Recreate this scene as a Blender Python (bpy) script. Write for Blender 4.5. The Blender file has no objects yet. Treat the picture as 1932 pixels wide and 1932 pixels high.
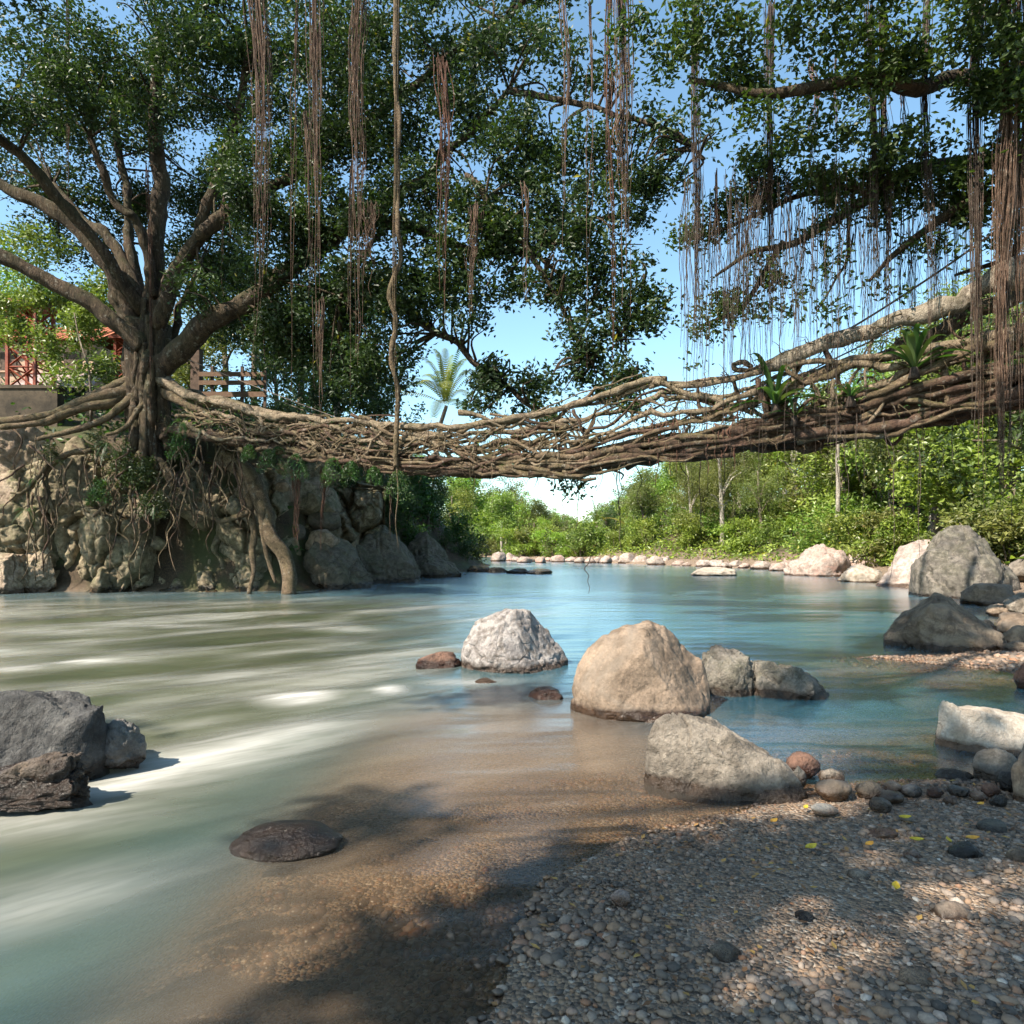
import bpy, bmesh, math, random
import numpy as np
from mathutils import Vector

R = math.radians
SC = bpy.context.scene
COL = SC.collection

# ------------------------------------------------------------------ camera
EYE = 1.6            # metres above the water
FPX = 1283.0         # focal length measured in units of a 1932 px wide picture
CX, HY = 966.0, 1025.0
cam_d = bpy.data.cameras.new('camera')
cam = bpy.data.objects.new('camera', cam_d)
COL.objects.link(cam)
cam.location = (0, 0, EYE)
cam.rotation_euler = (R(90), 0, 0)
cam_d.sensor_width = 36.0
cam_d.lens = 36.0 * FPX / 1932.0
cam_d.shift_y = (HY - 966.0) / 1932.0
cam_d.clip_start = 0.05
cam_d.clip_end = 3000
SC.camera = cam

# ------------------------------------------------------------------ world, sun, exposure
SUN_DIR = Vector((-0.55, -0.42, 0.72)).normalized()      # towards the sun
elev = math.asin(SUN_DIR.z)
azim = math.atan2(SUN_DIR.x, SUN_DIR.y)                   # clockwise from +Y
world = bpy.data.worlds.new('World')
SC.world = world
world.use_nodes = True
wn, wl = world.node_tree.nodes, world.node_tree.links
wn.clear()
sky = wn.new('ShaderNodeTexSky')
sky.sky_type = 'NISHITA'
sky.sun_disc = False
sky.sun_elevation = elev
sky.sun_rotation = azim
sky.altitude = 100
sky.air_density = 1.0
sky.dust_density = 0.6
sky.ozone_density = 0.3
bg = wn.new('ShaderNodeBackground')
bg.inputs['Strength'].default_value = 0.11
wo = wn.new('ShaderNodeOutputWorld')
tint = wn.new('ShaderNodeMix')
tint.data_type = 'RGBA'
tint.blend_type = 'MULTIPLY'
tint.inputs[0].default_value = 1.0
tint.inputs[7].default_value = (0.88, 1.05, 1.0, 1)
wl.new(sky.outputs[0], tint.inputs[6])
wl.new(tint.outputs[2], bg.inputs[0])
wl.new(bg.outputs[0], wo.inputs[0])

sun_d = bpy.data.lights.new('sun', 'SUN')
sun_d.energy = 5.0
sun_d.angle = R(0.53)
sun_d.color = (1.0, 0.91, 0.77)
sun = bpy.data.objects.new('sun', sun_d)
COL.objects.link(sun)
sun.rotation_euler = (-SUN_DIR).to_track_quat('-Z', 'Y').to_euler()
sun.location = (-20, -15, 30)

SC.view_settings.view_transform = 'Standard'
SC.view_settings.look = 'None'
SC.view_settings.gamma = 1.0
SC.view_settings.use_curve_mapping = False
SC.view_settings.exposure = 1.45
SC.render.engine = 'CYCLES'
SC.cycles.use_denoising = True
SC.cycles.use_adaptive_sampling = True
SC.cycles.adaptive_threshold = 0.03
SC.cycles.max_bounces = 5
SC.cycles.diffuse_bounces = 3
SC.cycles.glossy_bounces = 2
SC.cycles.transmission_bounces = 3
SC.cycles.transparent_max_bounces = 8
SC.cycles.caustics_reflective = False
SC.cycles.caustics_refractive = False

# ------------------------------------------------------------------ small maths
def P(px, py, D):
    """A picture position at a chosen distance -> a point in the place."""
    return np.array([(px - CX) / FPX * D, D, EYE + (HY - py) / FPX * D])

def proj_x(v):
    return CX + v[0] / max(v[1], 0.1) * FPX

def hash3(i, j, k, seed):
    h = (i.astype(np.int64) * 374761393 + j.astype(np.int64) * 668265263
         + k.astype(np.int64) * 2147483647 + seed * 974634777) & 0xFFFFFFFF
    h = ((h ^ (h >> 13)) * 1274126177) & 0xFFFFFFFF
    h = ((h ^ (h >> 16)) * 2246822519) & 0xFFFFFFFF
    h = h ^ (h >> 15)
    return (h & 0xFFFFFF).astype(np.float64) / 0x7FFFFF - 1.0

def vnoise(p, seed=0):
    p = np.asarray(p, float)
    f = np.floor(p)
    u = p - f
    u = u * u * u * (u * (u * 6 - 15) + 10)
    i, j, k = (f[:, a].astype(np.int64) for a in range(3))
    out = 0
    for a in (0, 1):
        wa = u[:, 0] if a else 1 - u[:, 0]
        for b in (0, 1):
            wb = u[:, 1] if b else 1 - u[:, 1]
            for c in (0, 1):
                wc = u[:, 2] if c else 1 - u[:, 2]
                out = out + wa * wb * wc * hash3(i + a, j + b, k + c, seed)
    return out

def fbm(p, seed=0, octs=4, gain=0.5):
    s, a, out = 1.0, 1.0, 0
    for o in range(octs):
        out = out + a * vnoise(np.asarray(p) * s + o * 17.3, seed + o)
        s *= 2.03
        a *= gain
    return out

def smooth01(a, b, x):
    t = np.clip((x - a) / (b - a), 0, 1)
    return t * t * (3 - 2 * t)

def catmull(pts, n):
    pts = np.asarray(pts, float)
    if len(pts) < 3:
        t = np.linspace(0, 1, n)[:, None]
        return pts[0] * (1 - t) + pts[-1] * t
    ext = np.vstack([2 * pts[0] - pts[1], pts, 2 * pts[-1] - pts[-2]])
    ts = np.linspace(0, len(pts) - 1 - 1e-6, n)
    i = ts.astype(int)
    t = (ts - i)[:, None]
    p0, p1, p2, p3 = ext[i], ext[i + 1], ext[i + 2], ext[i + 3]
    return 0.5 * (2 * p1 + (p2 - p0) * t + (2 * p0 - 5 * p1 + 4 * p2 - p3) * t ** 2
                  + (3 * p1 - p0 - 3 * p2 + p3) * t ** 3)

# ------------------------------------------------------------------ objects
def mesh_obj(name, V, F, mat, parent=None, smooth=True, attrs=None):
    """F: (n,3) or (n,4) int array, or a list of such arrays."""
    V = np.asarray(V, float)
    if not isinstance(F, list):
        F = [F]
    me = bpy.data.meshes.new(name)
    if parent is not None:
        V = V - np.array(BASE.get(parent.name, (0, 0, 0)))
    me.vertices.add(len(V))
    me.vertices.foreach_set('co', V.astype(np.float32).ravel())
    idx = np.concatenate([np.asarray(f, np.int32).ravel() for f in F])
    tot = np.concatenate([np.full(len(f), np.asarray(f).shape[1], np.int32) for f in F])
    st = np.concatenate([[0], np.cumsum(tot)[:-1]]).astype(np.int32)
    me.loops.add(len(idx))
    me.loops.foreach_set('vertex_index', idx)
    me.polygons.add(len(tot))
    me.polygons.foreach_set('loop_start', st)
    me.polygons.foreach_set('loop_total', tot)
    me.polygons.foreach_set('use_smooth', np.full(len(tot), smooth, bool))
    for k, a in (attrs or {}).items():
        at = me.attributes.new(k, 'FLOAT', 'POINT')
        at.data.foreach_set('value', np.asarray(a, np.float32))
    me.update(calc_edges=True)
    me.materials.append(mat)
    o = bpy.data.objects.new(name, me)
    COL.objects.link(o)
    if parent is not None:
        o.parent = parent
        BASE[o.name] = BASE.get(parent.name, (0, 0, 0))
    return o

BASE = {}

def thing(name, loc, label, cat, group=None):
    o = bpy.data.objects.new(name, None)
    o.empty_display_size = 0.2
    COL.objects.link(o)
    o.location = tuple(float(c) for c in loc)
    BASE[o.name] = tuple(float(c) for c in loc)
    tag(o, label, cat, group)
    return o

def tag(o, label=None, cat=None, group=None, kind=None):
    if label: o['label'] = label
    if cat: o['category'] = cat
    if group: o['group'] = group
    if kind: o['kind'] = kind
    return o

def copy_tree(o, parent=None):
    c = o.copy()
    COL.objects.link(c)
    c.parent = parent
    for ch in o.children:
        copy_tree(ch, c)
    return c

class MB:
    """collects vertex/face blocks of one mesh"""
    def __init__(self):
        self.v, self.f, self.n, self.a = [], [], 0, []
    def add(self, V, F, val=0.0):
        V = np.asarray(V, float)
        self.v.append(V)
        self.f.append(np.asarray(F, np.int64) + self.n)
        self.a.append(np.full(len(V), val))
        self.n += len(V)
        return self
    def build(self, name, mat, parent=None, smooth=True):
        quads = [f for f in self.f if f.shape[1] == 4]
        tris = [f for f in self.f if f.shape[1] == 3]
        F = []
        if quads: F.append(np.concatenate(quads))
        if tris: F.append(np.concatenate(tris))
        return mesh_obj(name, np.concatenate(self.v), F, mat, parent, smooth,
                        {'rnd': np.concatenate(self.a)})

def tube(pts, rad, sides=8, seed=0, rough=0.12, flute=0.0, cap=True):
    pts = np.asarray(pts, float)
    n = len(pts)
    rad = np.broadcast_to(np.asarray(rad, float), (n,)).copy()
    T = np.gradient(pts, axis=0)
    T /= np.linalg.norm(T, axis=1)[:, None] + 1e-9
    up = np.array([0, 0, 1.0]) if abs(T[0, 2]) < 0.9 else np.array([1.0, 0, 0])
    N = np.zeros_like(T)
    v = np.cross(T[0], up)
    N[0] = v / np.linalg.norm(v)
    for i in range(1, n):
        v = N[i - 1] - T[i] * np.dot(N[i - 1], T[i])
        N[i] = v / (np.linalg.norm(v) + 1e-9)
    Bn = np.cross(T, N)
    ang = np.linspace(0, 2 * np.pi, sides, endpoint=False)
    ring = np.cos(ang)[None, :, None] * N[:, None, :] + np.sin(ang)[None, :, None] * Bn[:, None, :]
    r = np.repeat(rad[:, None], sides, 1)
    base = pts[:, None, :] + ring * r[:, :, None]
    if rough:
        sc = 1.0 / max(rad.mean() * 2.2, 0.01)
        nz = fbm(base.reshape(-1, 3) * sc * np.array([1, 1, 1]), seed, 2).reshape(n, sides)
        r = r * (1 + rough * nz)
    if flute:
        r = r * (1 + flute * np.sin(ang * 3 + seed)[None, :] + flute * 0.7 * np.sin(ang * 5 + 1.3 * seed)[None, :])
    V = pts[:, None, :] + ring * r[:, :, None]
    if cap:
        V = np.concatenate([np.repeat(pts[:1, None, :], sides, 1), V, np.repeat(pts[-1:, None, :], sides, 1)])
        n += 2
    i = np.arange(n - 1)[:, None] * sides
    j = np.arange(sides)[None, :]
    j2 = (j + 1) % sides
    F = np.stack([i + j, i + j2, i + sides + j2, i + sides + j], -1).reshape(-1, 4)
    return V.reshape(-1, 3), F

def box_vf(cx, cy, cz, sx, sy, sz, rz=0.0):
    s = np.array([[x, y, z] for x in (-1, 1) for y in (-1, 1) for z in (-1, 1)], float) * np.array([sx, sy, sz]) / 2
    c, q = math.cos(rz), math.sin(rz)
    s = np.stack([s[:, 0] * c - s[:, 1] * q, s[:, 0] * q + s[:, 1] * c, s[:, 2]], 1) + np.array([cx, cy, cz])
    F = np.array([[0, 1, 3, 2], [4, 6, 7, 5], [0, 4, 5, 1], [2, 3, 7, 6], [0, 2, 6, 4], [1, 5, 7, 3]])
    return s, F

def beam(a, b, w):
    """square bar from a to b"""
    a, b = np.asarray(a, float), np.asarray(b, float)
    return tube(np.array([a, b]), w * 0.7, 4, rough=0)

_ico = {}
def ico(sub):
    if sub not in _ico:
        bm = bmesh.new()
        bmesh.ops.create_icosphere(bm, subdivisions=sub, radius=1.0)
        V = np.array([v.co[:] for v in bm.verts])
        F = np.array([[v.index for v in f.verts] for f in bm.faces])
        bm.free()
        _ico[sub] = (V, F)
    return _ico[sub]

# ------------------------------------------------------------------ materials
class NT:
    def __init__(self, name):
        self.m = bpy.data.materials.new(name)
        self.m.use_nodes = True
        self.t = self.m.node_tree
        self.t.nodes.clear()
        self.out = self.n('ShaderNodeOutputMaterial')
    def n(self, typ, **kw):
        nd = self.t.nodes.new(typ)
        for k, v in kw.items():
            setattr(nd, k, v)
        return nd
    def put(self, sock, v):
        if hasattr(v, 'is_output') or isinstance(v, bpy.types.NodeSocket):
            self.t.links.new(v, sock)
        elif v is not None:
            if isinstance(v, (tuple, list)) and len(v) == 3 and sock.type == 'RGBA':
                v = (*v, 1)
            sock.default_value = v
    def pos(self):
        return self.n('ShaderNodeNewGeometry').outputs['Position']
    def mapping(self, vec, scale=(1, 1, 1), rot=(0, 0, 0)):
        m = self.n('ShaderNodeMapping')
        self.put(m.inputs['Vector'], vec)
        m.inputs['Scale'].default_value = scale
        m.inputs['Rotation'].default_value = rot
        return m.outputs[0]
    def noise(self, vec, scale, detail=4, rough=0.55, dist=0.0):
        n = self.n('ShaderNodeTexNoise')
        self.put(n.inputs['Vector'], vec)
        n.inputs['Scale'].default_value = scale
        n.inputs['Detail'].default_value = detail
        n.inputs['Roughness'].default_value = rough
        n.inputs['Distortion'].default_value = dist
        return n.outputs['Fac']
    def voronoi(self, vec, scale, feature='F1', out='Distance'):
        n = self.n('ShaderNodeTexVoronoi', feature=feature)
        self.put(n.inputs['Vector'], vec)
        n.inputs['Scale'].default_value = scale
        return n.outputs[out]
    def ramp(self, fac, stops, interp='LINEAR'):
        r = self.n('ShaderNodeValToRGB')
        self.put(r.inputs[0], fac)
        e = r.color_ramp.elements
        r.color_ramp.interpolation = interp
        while len(e) < len(stops):
            e.new(0.5)
        for el, (p, c) in zip(e, stops):
            el.position = p
            if not isinstance(c, (tuple, list)):
                c = (c, c, c)
            el.color = (*c, 1)
        return r.outputs[0]
    def mix(self, fac, a, b, mode='MIX'):
        m = self.n('ShaderNodeMix', data_type='RGBA', blend_type=mode)
        self.put(m.inputs[0], fac)
        self.put(m.inputs[6], a)
        self.put(m.inputs[7], b)
        return m.outputs[2]
    def math(self, op, a, b=None, clamp=False):
        m = self.n('ShaderNodeMath', operation=op, use_clamp=clamp)
        self.put(m.inputs[0], a)
        if b is not None:
            self.put(m.inputs[1], b)
        return m.outputs[0]
    def sep(self, vec):
        s = self.n('ShaderNodeSeparateXYZ')
        self.put(s.inputs[0], vec)
        return s.outputs
    def attr(self, name):
        a = self.n('ShaderNodeAttribute')
        a.attribute_name = name
        return a.outputs['Fac']
    def bump(self, h, strength=0.5, dist=0.05):
        b = self.n('ShaderNodeBump')
        self.put(b.inputs['Height'], h)
        b.inputs['Strength'].default_value = strength
        b.inputs['Distance'].default_value = dist
        return b.outputs[0]
    def principled(self, col, rough=0.8, normal=None, spec=0.3, **kw):
        b = self.n('ShaderNodeBsdfPrincipled')
        self.put(b.inputs['Base Color'], col)
        self.put(b.inputs['Roughness'], rough)
        b.inputs['Specular IOR Level'].default_value = spec
        if normal is not None:
            self.put(b.inputs['Normal'], normal)
        for k, v in kw.items():
            self.put(b.inputs[k], v)
        return b.outputs[0]
    def mixsh(self, fac, a, b):
        m = self.n('ShaderNodeMixShader')
        self.put(m.inputs[0], fac)
        self.put(m.inputs[1], a)
        self.put(m.inputs[2], b)
        return m.outputs[0]
    def done(self, sh):
        self.t.links.new(sh, self.out.inputs['Surface'])
        return self.m

def rock_mat(name, c1, c2, c3, moss=0.0, wet=0.16, speck=0.5, stain=None, scale=1.0, cracks=0.0, bumps=0.9):
    t = NT(name)
    p = t.pos()
    big = t.noise(p, 1.1 * scale, 5, 0.6, 0.6)
    mid = t.noise(p, 6 * scale, 6, 0.65)
    fine = t.noise(p, 45 * scale, 4, 0.7)
    col = t.mix(t.ramp(big, [(0.35, 0), (0.65, 1)]), c1, c2)
    col = t.mix(t.ramp(mid, [(0.44, 0), (0.62, 0.9)]), col, c3)
    pat = t.noise(p, 2.6 * scale, 6, 0.7, 1.0)
    col = t.mix(t.ramp(pat, [(0.50, 0), (0.62, 0.75)]), col, tuple(x * 0.62 for x in c1))
    col = t.mix(t.ramp(t.noise(p, 11 * scale, 5, 0.75), [(0.60, 0), (0.72, 0.6)]), col, tuple(min(0.75, x * 1.5) for x in c2))
    col = t.mix(t.ramp(fine, [(0.3, speck), (0.62, 0)]), col, tuple(x * 0.45 for x in c3))
    # cracks
    warp = t.n('ShaderNodeTexNoise')
    t.put(warp.inputs['Vector'], p)
    warp.inputs['Scale'].default_value = 1.6 * scale
    wv = t.mix(0.30, p, warp.outputs['Color'], 'ADD')
    cr = t.voronoi(wv, 1.15 * scale, 'DISTANCE_TO_EDGE')
    crk = t.math('MULTIPLY', t.ramp(cr, [(0.0, 1), (0.016, 0)]), cracks)
    crm = t.math('MULTIPLY', crk, t.ramp(t.noise(p, 0.9 * scale, 2), [(0.5, 0), (0.6, 1)]))
    col = t.mix(t.math('MULTIPLY', crm, 0.7), col, tuple(x * 0.2 for x in c1))
    if stain:
        col = t.mix(t.ramp(t.noise(p, 1.7 * scale, 4, 0.6, 0.8), [(0.52, 0), (0.66, 0.8)]), col, stain)
    if moss:
        nz = t.sep(t.n('ShaderNodeNewGeometry').outputs['Normal'])[2]
        mm = t.math('MULTIPLY', t.ramp(t.noise(p, 2.2, 6, 0.7), [(0.40, 0), (0.58, 1)]),
                    t.ramp(nz, [(0.0, 0.35), (0.6, 1)]))
        mossc = t.ramp(t.noise(p, 14, 3), [(0.3, (0.025, 0.035, 0.01)), (0.7, (0.10, 0.105, 0.035))])
        col = t.mix(t.math('MULTIPLY', mm, moss), col, mossc)
    # water-soaked band just above the river
    z = t.sep(p)[2]
    zz = t.math('ADD', z, t.math('MULTIPLY', t.math('SUBTRACT', t.noise(p, 5, 4), 0.5), wet * 0.9))
    wetf = t.ramp(t.math('DIVIDE', zz, max(wet, 0.01)), [(0.42, 1), (0.70, 0)])
    col = t.mix(wetf, col, t.mix(1.0, col, (0.24, 0.18, 0.14), 'MULTIPLY'))
    h = t.math('ADD', t.math('MULTIPLY', mid, 0.9), t.math('MULTIPLY', fine, 0.25))
    h = t.math('SUBTRACT', h, t.math('MULTIPLY', crm, 0.5))
    rough = t.math('SUBTRACT', 0.86, t.math('MULTIPLY', wetf, 0.6))
    return t.done(t.principled(col, rough, t.bump(h, bumps, 0.09 / scale), 0.4))

def bark_mat(name, c1, c2, moss=(0.08, 0.085, 0.03), mossamt=0.6, zs=0.25, scale=1.0, rough=0.9):
    t = NT(name)
    p = t.pos()
    ps = t.mapping(p, (1, 1, zs))
    a = t.noise(ps, 9 * scale, 6, 0.68, 0.5)
    b = t.noise(p, 1.7, 4, 0.6)
    f = t.noise(ps, 38 * scale, 4, 0.7)
    col = t.mix(t.ramp(a, [(0.34, 0), (0.66, 1)]), c1, c2)
    col = t.mix(t.ramp(f, [(0.35, 0.65), (0.55, 0)]), col, tuple(x * 0.4 for x in c1))
    pb = t.mapping(p, (1, 1, 0.35 if zs < 1 else 1))
    blot = t.noise(pb, 3.2, 6, 0.7, 0.8)
    col = t.mix(t.ramp(blot, [(0.38, 0.8), (0.52, 0)]), col, tuple(x * 0.32 for x in c1))
    lich = t.ramp(t.noise(p, 7, 5, 0.7), [(0.58, 0), (0.68, 1)])
    col = t.mix(t.math('MULTIPLY', lich, 0.35), col, (0.42, 0.40, 0.34))
    nz = t.sep(t.n('ShaderNodeNewGeometry').outputs['Normal'])[2]
    mm = t.math('MULTIPLY', t.ramp(b, [(0.42, 0), (0.6, 1)]), t.ramp(nz, [(0.0, 0.3), (0.7, 1)]))
    col = t.mix(t.math('MULTIPLY', mm, mossamt), col, moss)
    h = t.math('ADD', t.math('ADD', a, t.math('MULTIPLY', f, 0.4)), blot)
    return t.done(t.principled(col, rough, t.bump(h, 1.0, 0.10 / scale), 0.25))

def leaf_mat(name, dark, light, yellow=(0.25, 0.22, 0.02), yamt=0.03, trans=0.35, rough=0.42, spec=0.5, obvar=0.25):
    t = NT(name)
    r = t.attr('rnd')
    info = t.n('ShaderNodeObjectInfo').outputs['Random']
    stops = [(0.0, dark), (0.75, light), (max(0.8, 0.985 - yamt), tuple(x * 1.15 for x in light)), (1.0, yellow)]
    col = t.ramp(r, stops)
    if obvar:
        hs = t.n('ShaderNodeHueSaturation')
        t.put(hs.inputs['Hue'], t.math('ADD', 0.5 - 0.035, t.math('MULTIPLY', info, 0.07)))
        t.put(hs.inputs['Saturation'], t.math('ADD', 0.85, t.math('MULTIPLY', info, 0.25)))
        t.put(hs.inputs['Value'], t.math('ADD', 1 - obvar, t.math('MULTIPLY', info, 2 * obvar)))
        t.put(hs.inputs['Color'], col)
        col = hs.outputs[0]
    pr = t.principled(col, rough, None, spec)
    tr = t.n('ShaderNodeBsdfTranslucent')
    t.put(tr.inputs['Color'], t.mix(1.0, col, (1.25, 1.35, 0.6), 'MULTIPLY'))
    return t.done(t.mixsh(trans, pr, tr.outputs[0]))

def plain_mat(name, c1, c2, scale=6, rough=0.8, bump=0.3, spec=0.3, zs=1.0):
    t = NT(name)
    p = t.mapping(t.pos(), (1, 1, zs))
    a = t.noise(p, scale, 6, 0.65)
    col = t.mix(t.ramp(a, [(0.35, 0), (0.68, 1)]), c1, c2)
    f = t.noise(p, scale * 6, 4, 0.7)
    col = t.mix(t.ramp(f, [(0.32, 0.5), (0.5, 0)]), col, tuple(x * 0.5 for x in c1))
    return t.done(t.principled(col, rough, t.bump(f, bump, 0.02), spec))

M = {}
M['pink'] = rock_mat('rock_pale_pink', (0.36, 0.275, 0.235), (0.45, 0.37, 0.325), (0.23, 0.16, 0.125), stain=(0.42, 0.25, 0.2))
M['far'] = rock_mat('rock_far_bank', (0.38, 0.305, 0.262), (0.47, 0.40, 0.36), (0.25, 0.185, 0.15), wet=0.25)
M['white'] = rock_mat('rock_white', (0.38, 0.32, 0.26), (0.47, 0.41, 0.345), (0.25, 0.195, 0.14), speck=0.25, wet=0.10)
M['grey'] = rock_mat('rock_grey', (0.165, 0.138, 0.11), (0.275, 0.232, 0.188), (0.085, 0.068, 0.052))
M['tan'] = rock_mat('rock_tan', (0.185, 0.13, 0.09), (0.275, 0.20, 0.143), (0.10, 0.07, 0.047), stain=(0.17, 0.135, 0.105), bumps=0.45)
M['marble'] = rock_mat('rock_white_veined', (0.29, 0.255, 0.24), (0.39, 0.355, 0.33), (0.11, 0.09, 0.076), scale=1.6, cracks=0.5)
M['dark'] = rock_mat('rock_dark', (0.13, 0.12, 0.115), (0.22, 0.205, 0.19), (0.08, 0.07, 0.065), moss=0.2)
M['bigdark'] = rock_mat('rock_big_dark', (0.095, 0.082, 0.068), (0.23, 0.20, 0.17), (0.05, 0.043, 0.036), moss=0.2)  # speckled dark rock; shade on the huge shore boulder is also put into it
M['wetdark'] = rock_mat('rock_wet_dark', (0.10, 0.07, 0.05), (0.16, 0.12, 0.09), (0.06, 0.042, 0.03), wet=0.5)
M['slate'] = rock_mat('rock_slate', (0.038, 0.037, 0.038), (0.115, 0.108, 0.10), (0.02, 0.018, 0.017), wet=0.22)
M['brown'] = rock_mat('rock_brown', (0.14, 0.10, 0.07), (0.22, 0.17, 0.12), (0.075, 0.052, 0.036), stain=(0.2, 0.155, 0.11))
M['red'] = rock_mat('rock_red_brown', (0.14, 0.07, 0.048), (0.20, 0.11, 0.075), (0.075, 0.042, 0.03))
M['cliff'] = rock_mat('rock_cliff', (0.25, 0.19, 0.12), (0.42, 0.33, 0.22), (0.10, 0.073, 0.043), moss=0.75, wet=0.35, cracks=1.0)
M['cliffpink'] = rock_mat('rock_cliff_pink', (0.36, 0.255, 0.18), (0.48, 0.36, 0.265), (0.18, 0.12, 0.082), moss=0.55, wet=0.35, cracks=1.0)
M['slab'] = rock_mat('rock_slab', (0.13, 0.105, 0.078), (0.21, 0.17, 0.13), (0.075, 0.058, 0.042), moss=0.45, wet=0.35, cracks=1.0)

M['bark'] = bark_mat('bark_fig', (0.040, 0.026, 0.017), (0.115, 0.078, 0.050), moss=(0.045, 0.05, 0.016))
M['root'] = bark_mat('bark_root', (0.085, 0.055, 0.034), (0.23, 0.165, 0.105), moss=(0.07, 0.065, 0.022), mossamt=0.6, zs=1.0, scale=2.2)
M['rootgrey'] = bark_mat('bark_root_grey', (0.14, 0.10, 0.068), (0.36, 0.28, 0.195), moss=(0.085, 0.078, 0.03), mossamt=0.45, zs=1.0, scale=1.6)
M['deck'] = bark_mat('bark_deck_root', (0.05, 0.028, 0.02), (0.135, 0.08, 0.055), mossamt=0.3, zs=1.0, scale=2.0)
M['aerial'] = bark_mat('bark_aerial', (0.085, 0.05, 0.035), (0.19, 0.12, 0.085), mossamt=0.1, zs=0.3, scale=3)
M['aerialred'] = bark_mat('bark_aerial_red', (0.085, 0.04, 0.028), (0.18, 0.09, 0.06), mossamt=0.0, zs=0.3, scale=3)
M['aerialdark'] = bark_mat('bark_aerial_dark', (0.05, 0.036, 0.03), (0.12, 0.085, 0.065), mossamt=0.0, zs=0.3, scale=3)
M['rootpale'] = bark_mat('bark_root_lichen_sunlit', (0.20, 0.16, 0.125), (0.42, 0.36, 0.29), moss=(0.09, 0.085, 0.035), mossamt=0.4, zs=1.0, scale=1.6)  # pale lichen, with sunlight on the thick handrail root put into the colour
M['trunk'] = bark_mat('bark_bank_tree', (0.16, 0.12, 0.09), (0.30, 0.25, 0.19), mossamt=0.3)
M['paletrunk'] = bark_mat('bark_pale', (0.36, 0.31, 0.25), (0.52, 0.47, 0.40), mossamt=0.1)

M['figleaf'] = leaf_mat('leaf_fig_shaded', (0.010, 0.021, 0.009), (0.042, 0.072, 0.02), yamt=0.004, trans=0.3, rough=0.5, spec=0.35, obvar=0)  # the crown's shaded side is put into these darker greens
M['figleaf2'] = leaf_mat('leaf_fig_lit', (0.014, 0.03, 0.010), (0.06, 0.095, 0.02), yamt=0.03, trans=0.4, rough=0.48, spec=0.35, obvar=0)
M['bankleaf'] = leaf_mat('leaf_bank_tree', (0.04, 0.07, 0.016), (0.19, 0.245, 0.05), yamt=0.03, trans=0.36, obvar=0.45)
M['shrubleaf'] = leaf_mat('leaf_shrub', (0.06, 0.095, 0.016), (0.25, 0.30, 0.055), yamt=0.05, trans=0.4, obvar=0.4)
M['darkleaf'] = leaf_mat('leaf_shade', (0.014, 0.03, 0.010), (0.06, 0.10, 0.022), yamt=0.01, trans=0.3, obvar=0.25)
M['fern'] = leaf_mat('leaf_fern', (0.016, 0.04, 0.010), (0.06, 0.11, 0.024), yamt=0.02, trans=0.35, obvar=0.1)
M['palm'] = leaf_mat('leaf_palm', (0.06, 0.095, 0.025), (0.17, 0.20, 0.05), yamt=0.1, trans=0.3, rough=0.75, spec=0.1, obvar=0.1)
M['yleaf'] = plain_mat('leaf_fallen_yellow', (0.40, 0.27, 0.02), (0.55, 0.42, 0.05), 30, 0.6)
M['oleaf'] = plain_mat('leaf_fallen_orange', (0.45, 0.2, 0.03), (0.6, 0.33, 0.05), 30, 0.6)

M['redsteel'] = plain_mat('paint_red_steel', (0.17, 0.032, 0.016), (0.28, 0.065, 0.03), 5, 0.55)
M['plaster'] = plain_mat('plaster_beige', (0.36, 0.23, 0.16), (0.48, 0.33, 0.24), 2, 0.9)
M['tile'] = plain_mat('roof_tile_clay', (0.30, 0.095, 0.05), (0.45, 0.17, 0.09), 4, 0.85)
M['tin'] = plain_mat('corrugated_tin', (0.26, 0.17, 0.14), (0.45, 0.38, 0.36), 1.5, 0.5, spec=0.5)
M['oldwall'] = plain_mat('old_concrete', (0.035, 0.028, 0.021), (0.10, 0.075, 0.052), 1.3, 0.95)
M['plank'] = plain_mat('weathered_plank', (0.10, 0.06, 0.04), (0.19, 0.12, 0.08), 8, 0.85, zs=6)
M['post'] = plain_mat('dark_post', (0.06, 0.04, 0.03), (0.12, 0.08, 0.06), 8, 0.85)
M['cable'] = plain_mat('steel_cable_rusty', (0.10, 0.075, 0.06), (0.2, 0.15, 0.12), 40, 0.6)

def gravel_mat(name):
    t = NT(name)
    r = t.attr('rnd')
    col = t.ramp(r, [(0.0, (0.04, 0.036, 0.032)), (0.2, (0.12, 0.095, 0.075)), (0.36, (0.21, 0.155, 0.115)),
                     (0.52, (0.27, 0.165, 0.095)), (0.66, (0.16, 0.13, 0.11)), (0.82, (0.31, 0.24, 0.185)),
                     (0.93, (0.25, 0.11, 0.05)), (1.0, (0.48, 0.43, 0.37))])
    p = t.pos()
    n = t.noise(p, 120, 3)
    col = t.mix(t.ramp(n, [(0.3, 0.5), (0.6, 0)]), col, (0.12, 0.09, 0.07))
    z = t.sep(p)[2]
    wet = t.ramp(t.math('ADD', z, t.math('MULTIPLY', t.math('SUBTRACT', t.noise(p, 3, 3), 0.5), 0.06)), [(0.0, 1), (0.06, 0)])
    col = t.mix(wet, col, t.mix(1.0, col, (0.62, 0.52, 0.44), 'MULTIPLY'))
    return t.done(t.principled(col, t.math('SUBTRACT', 0.8, t.math('MULTIPLY', wet, 0.5)), None, 0.4))
M['gravel'] = gravel_mat('gravel_pebbles')

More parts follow.
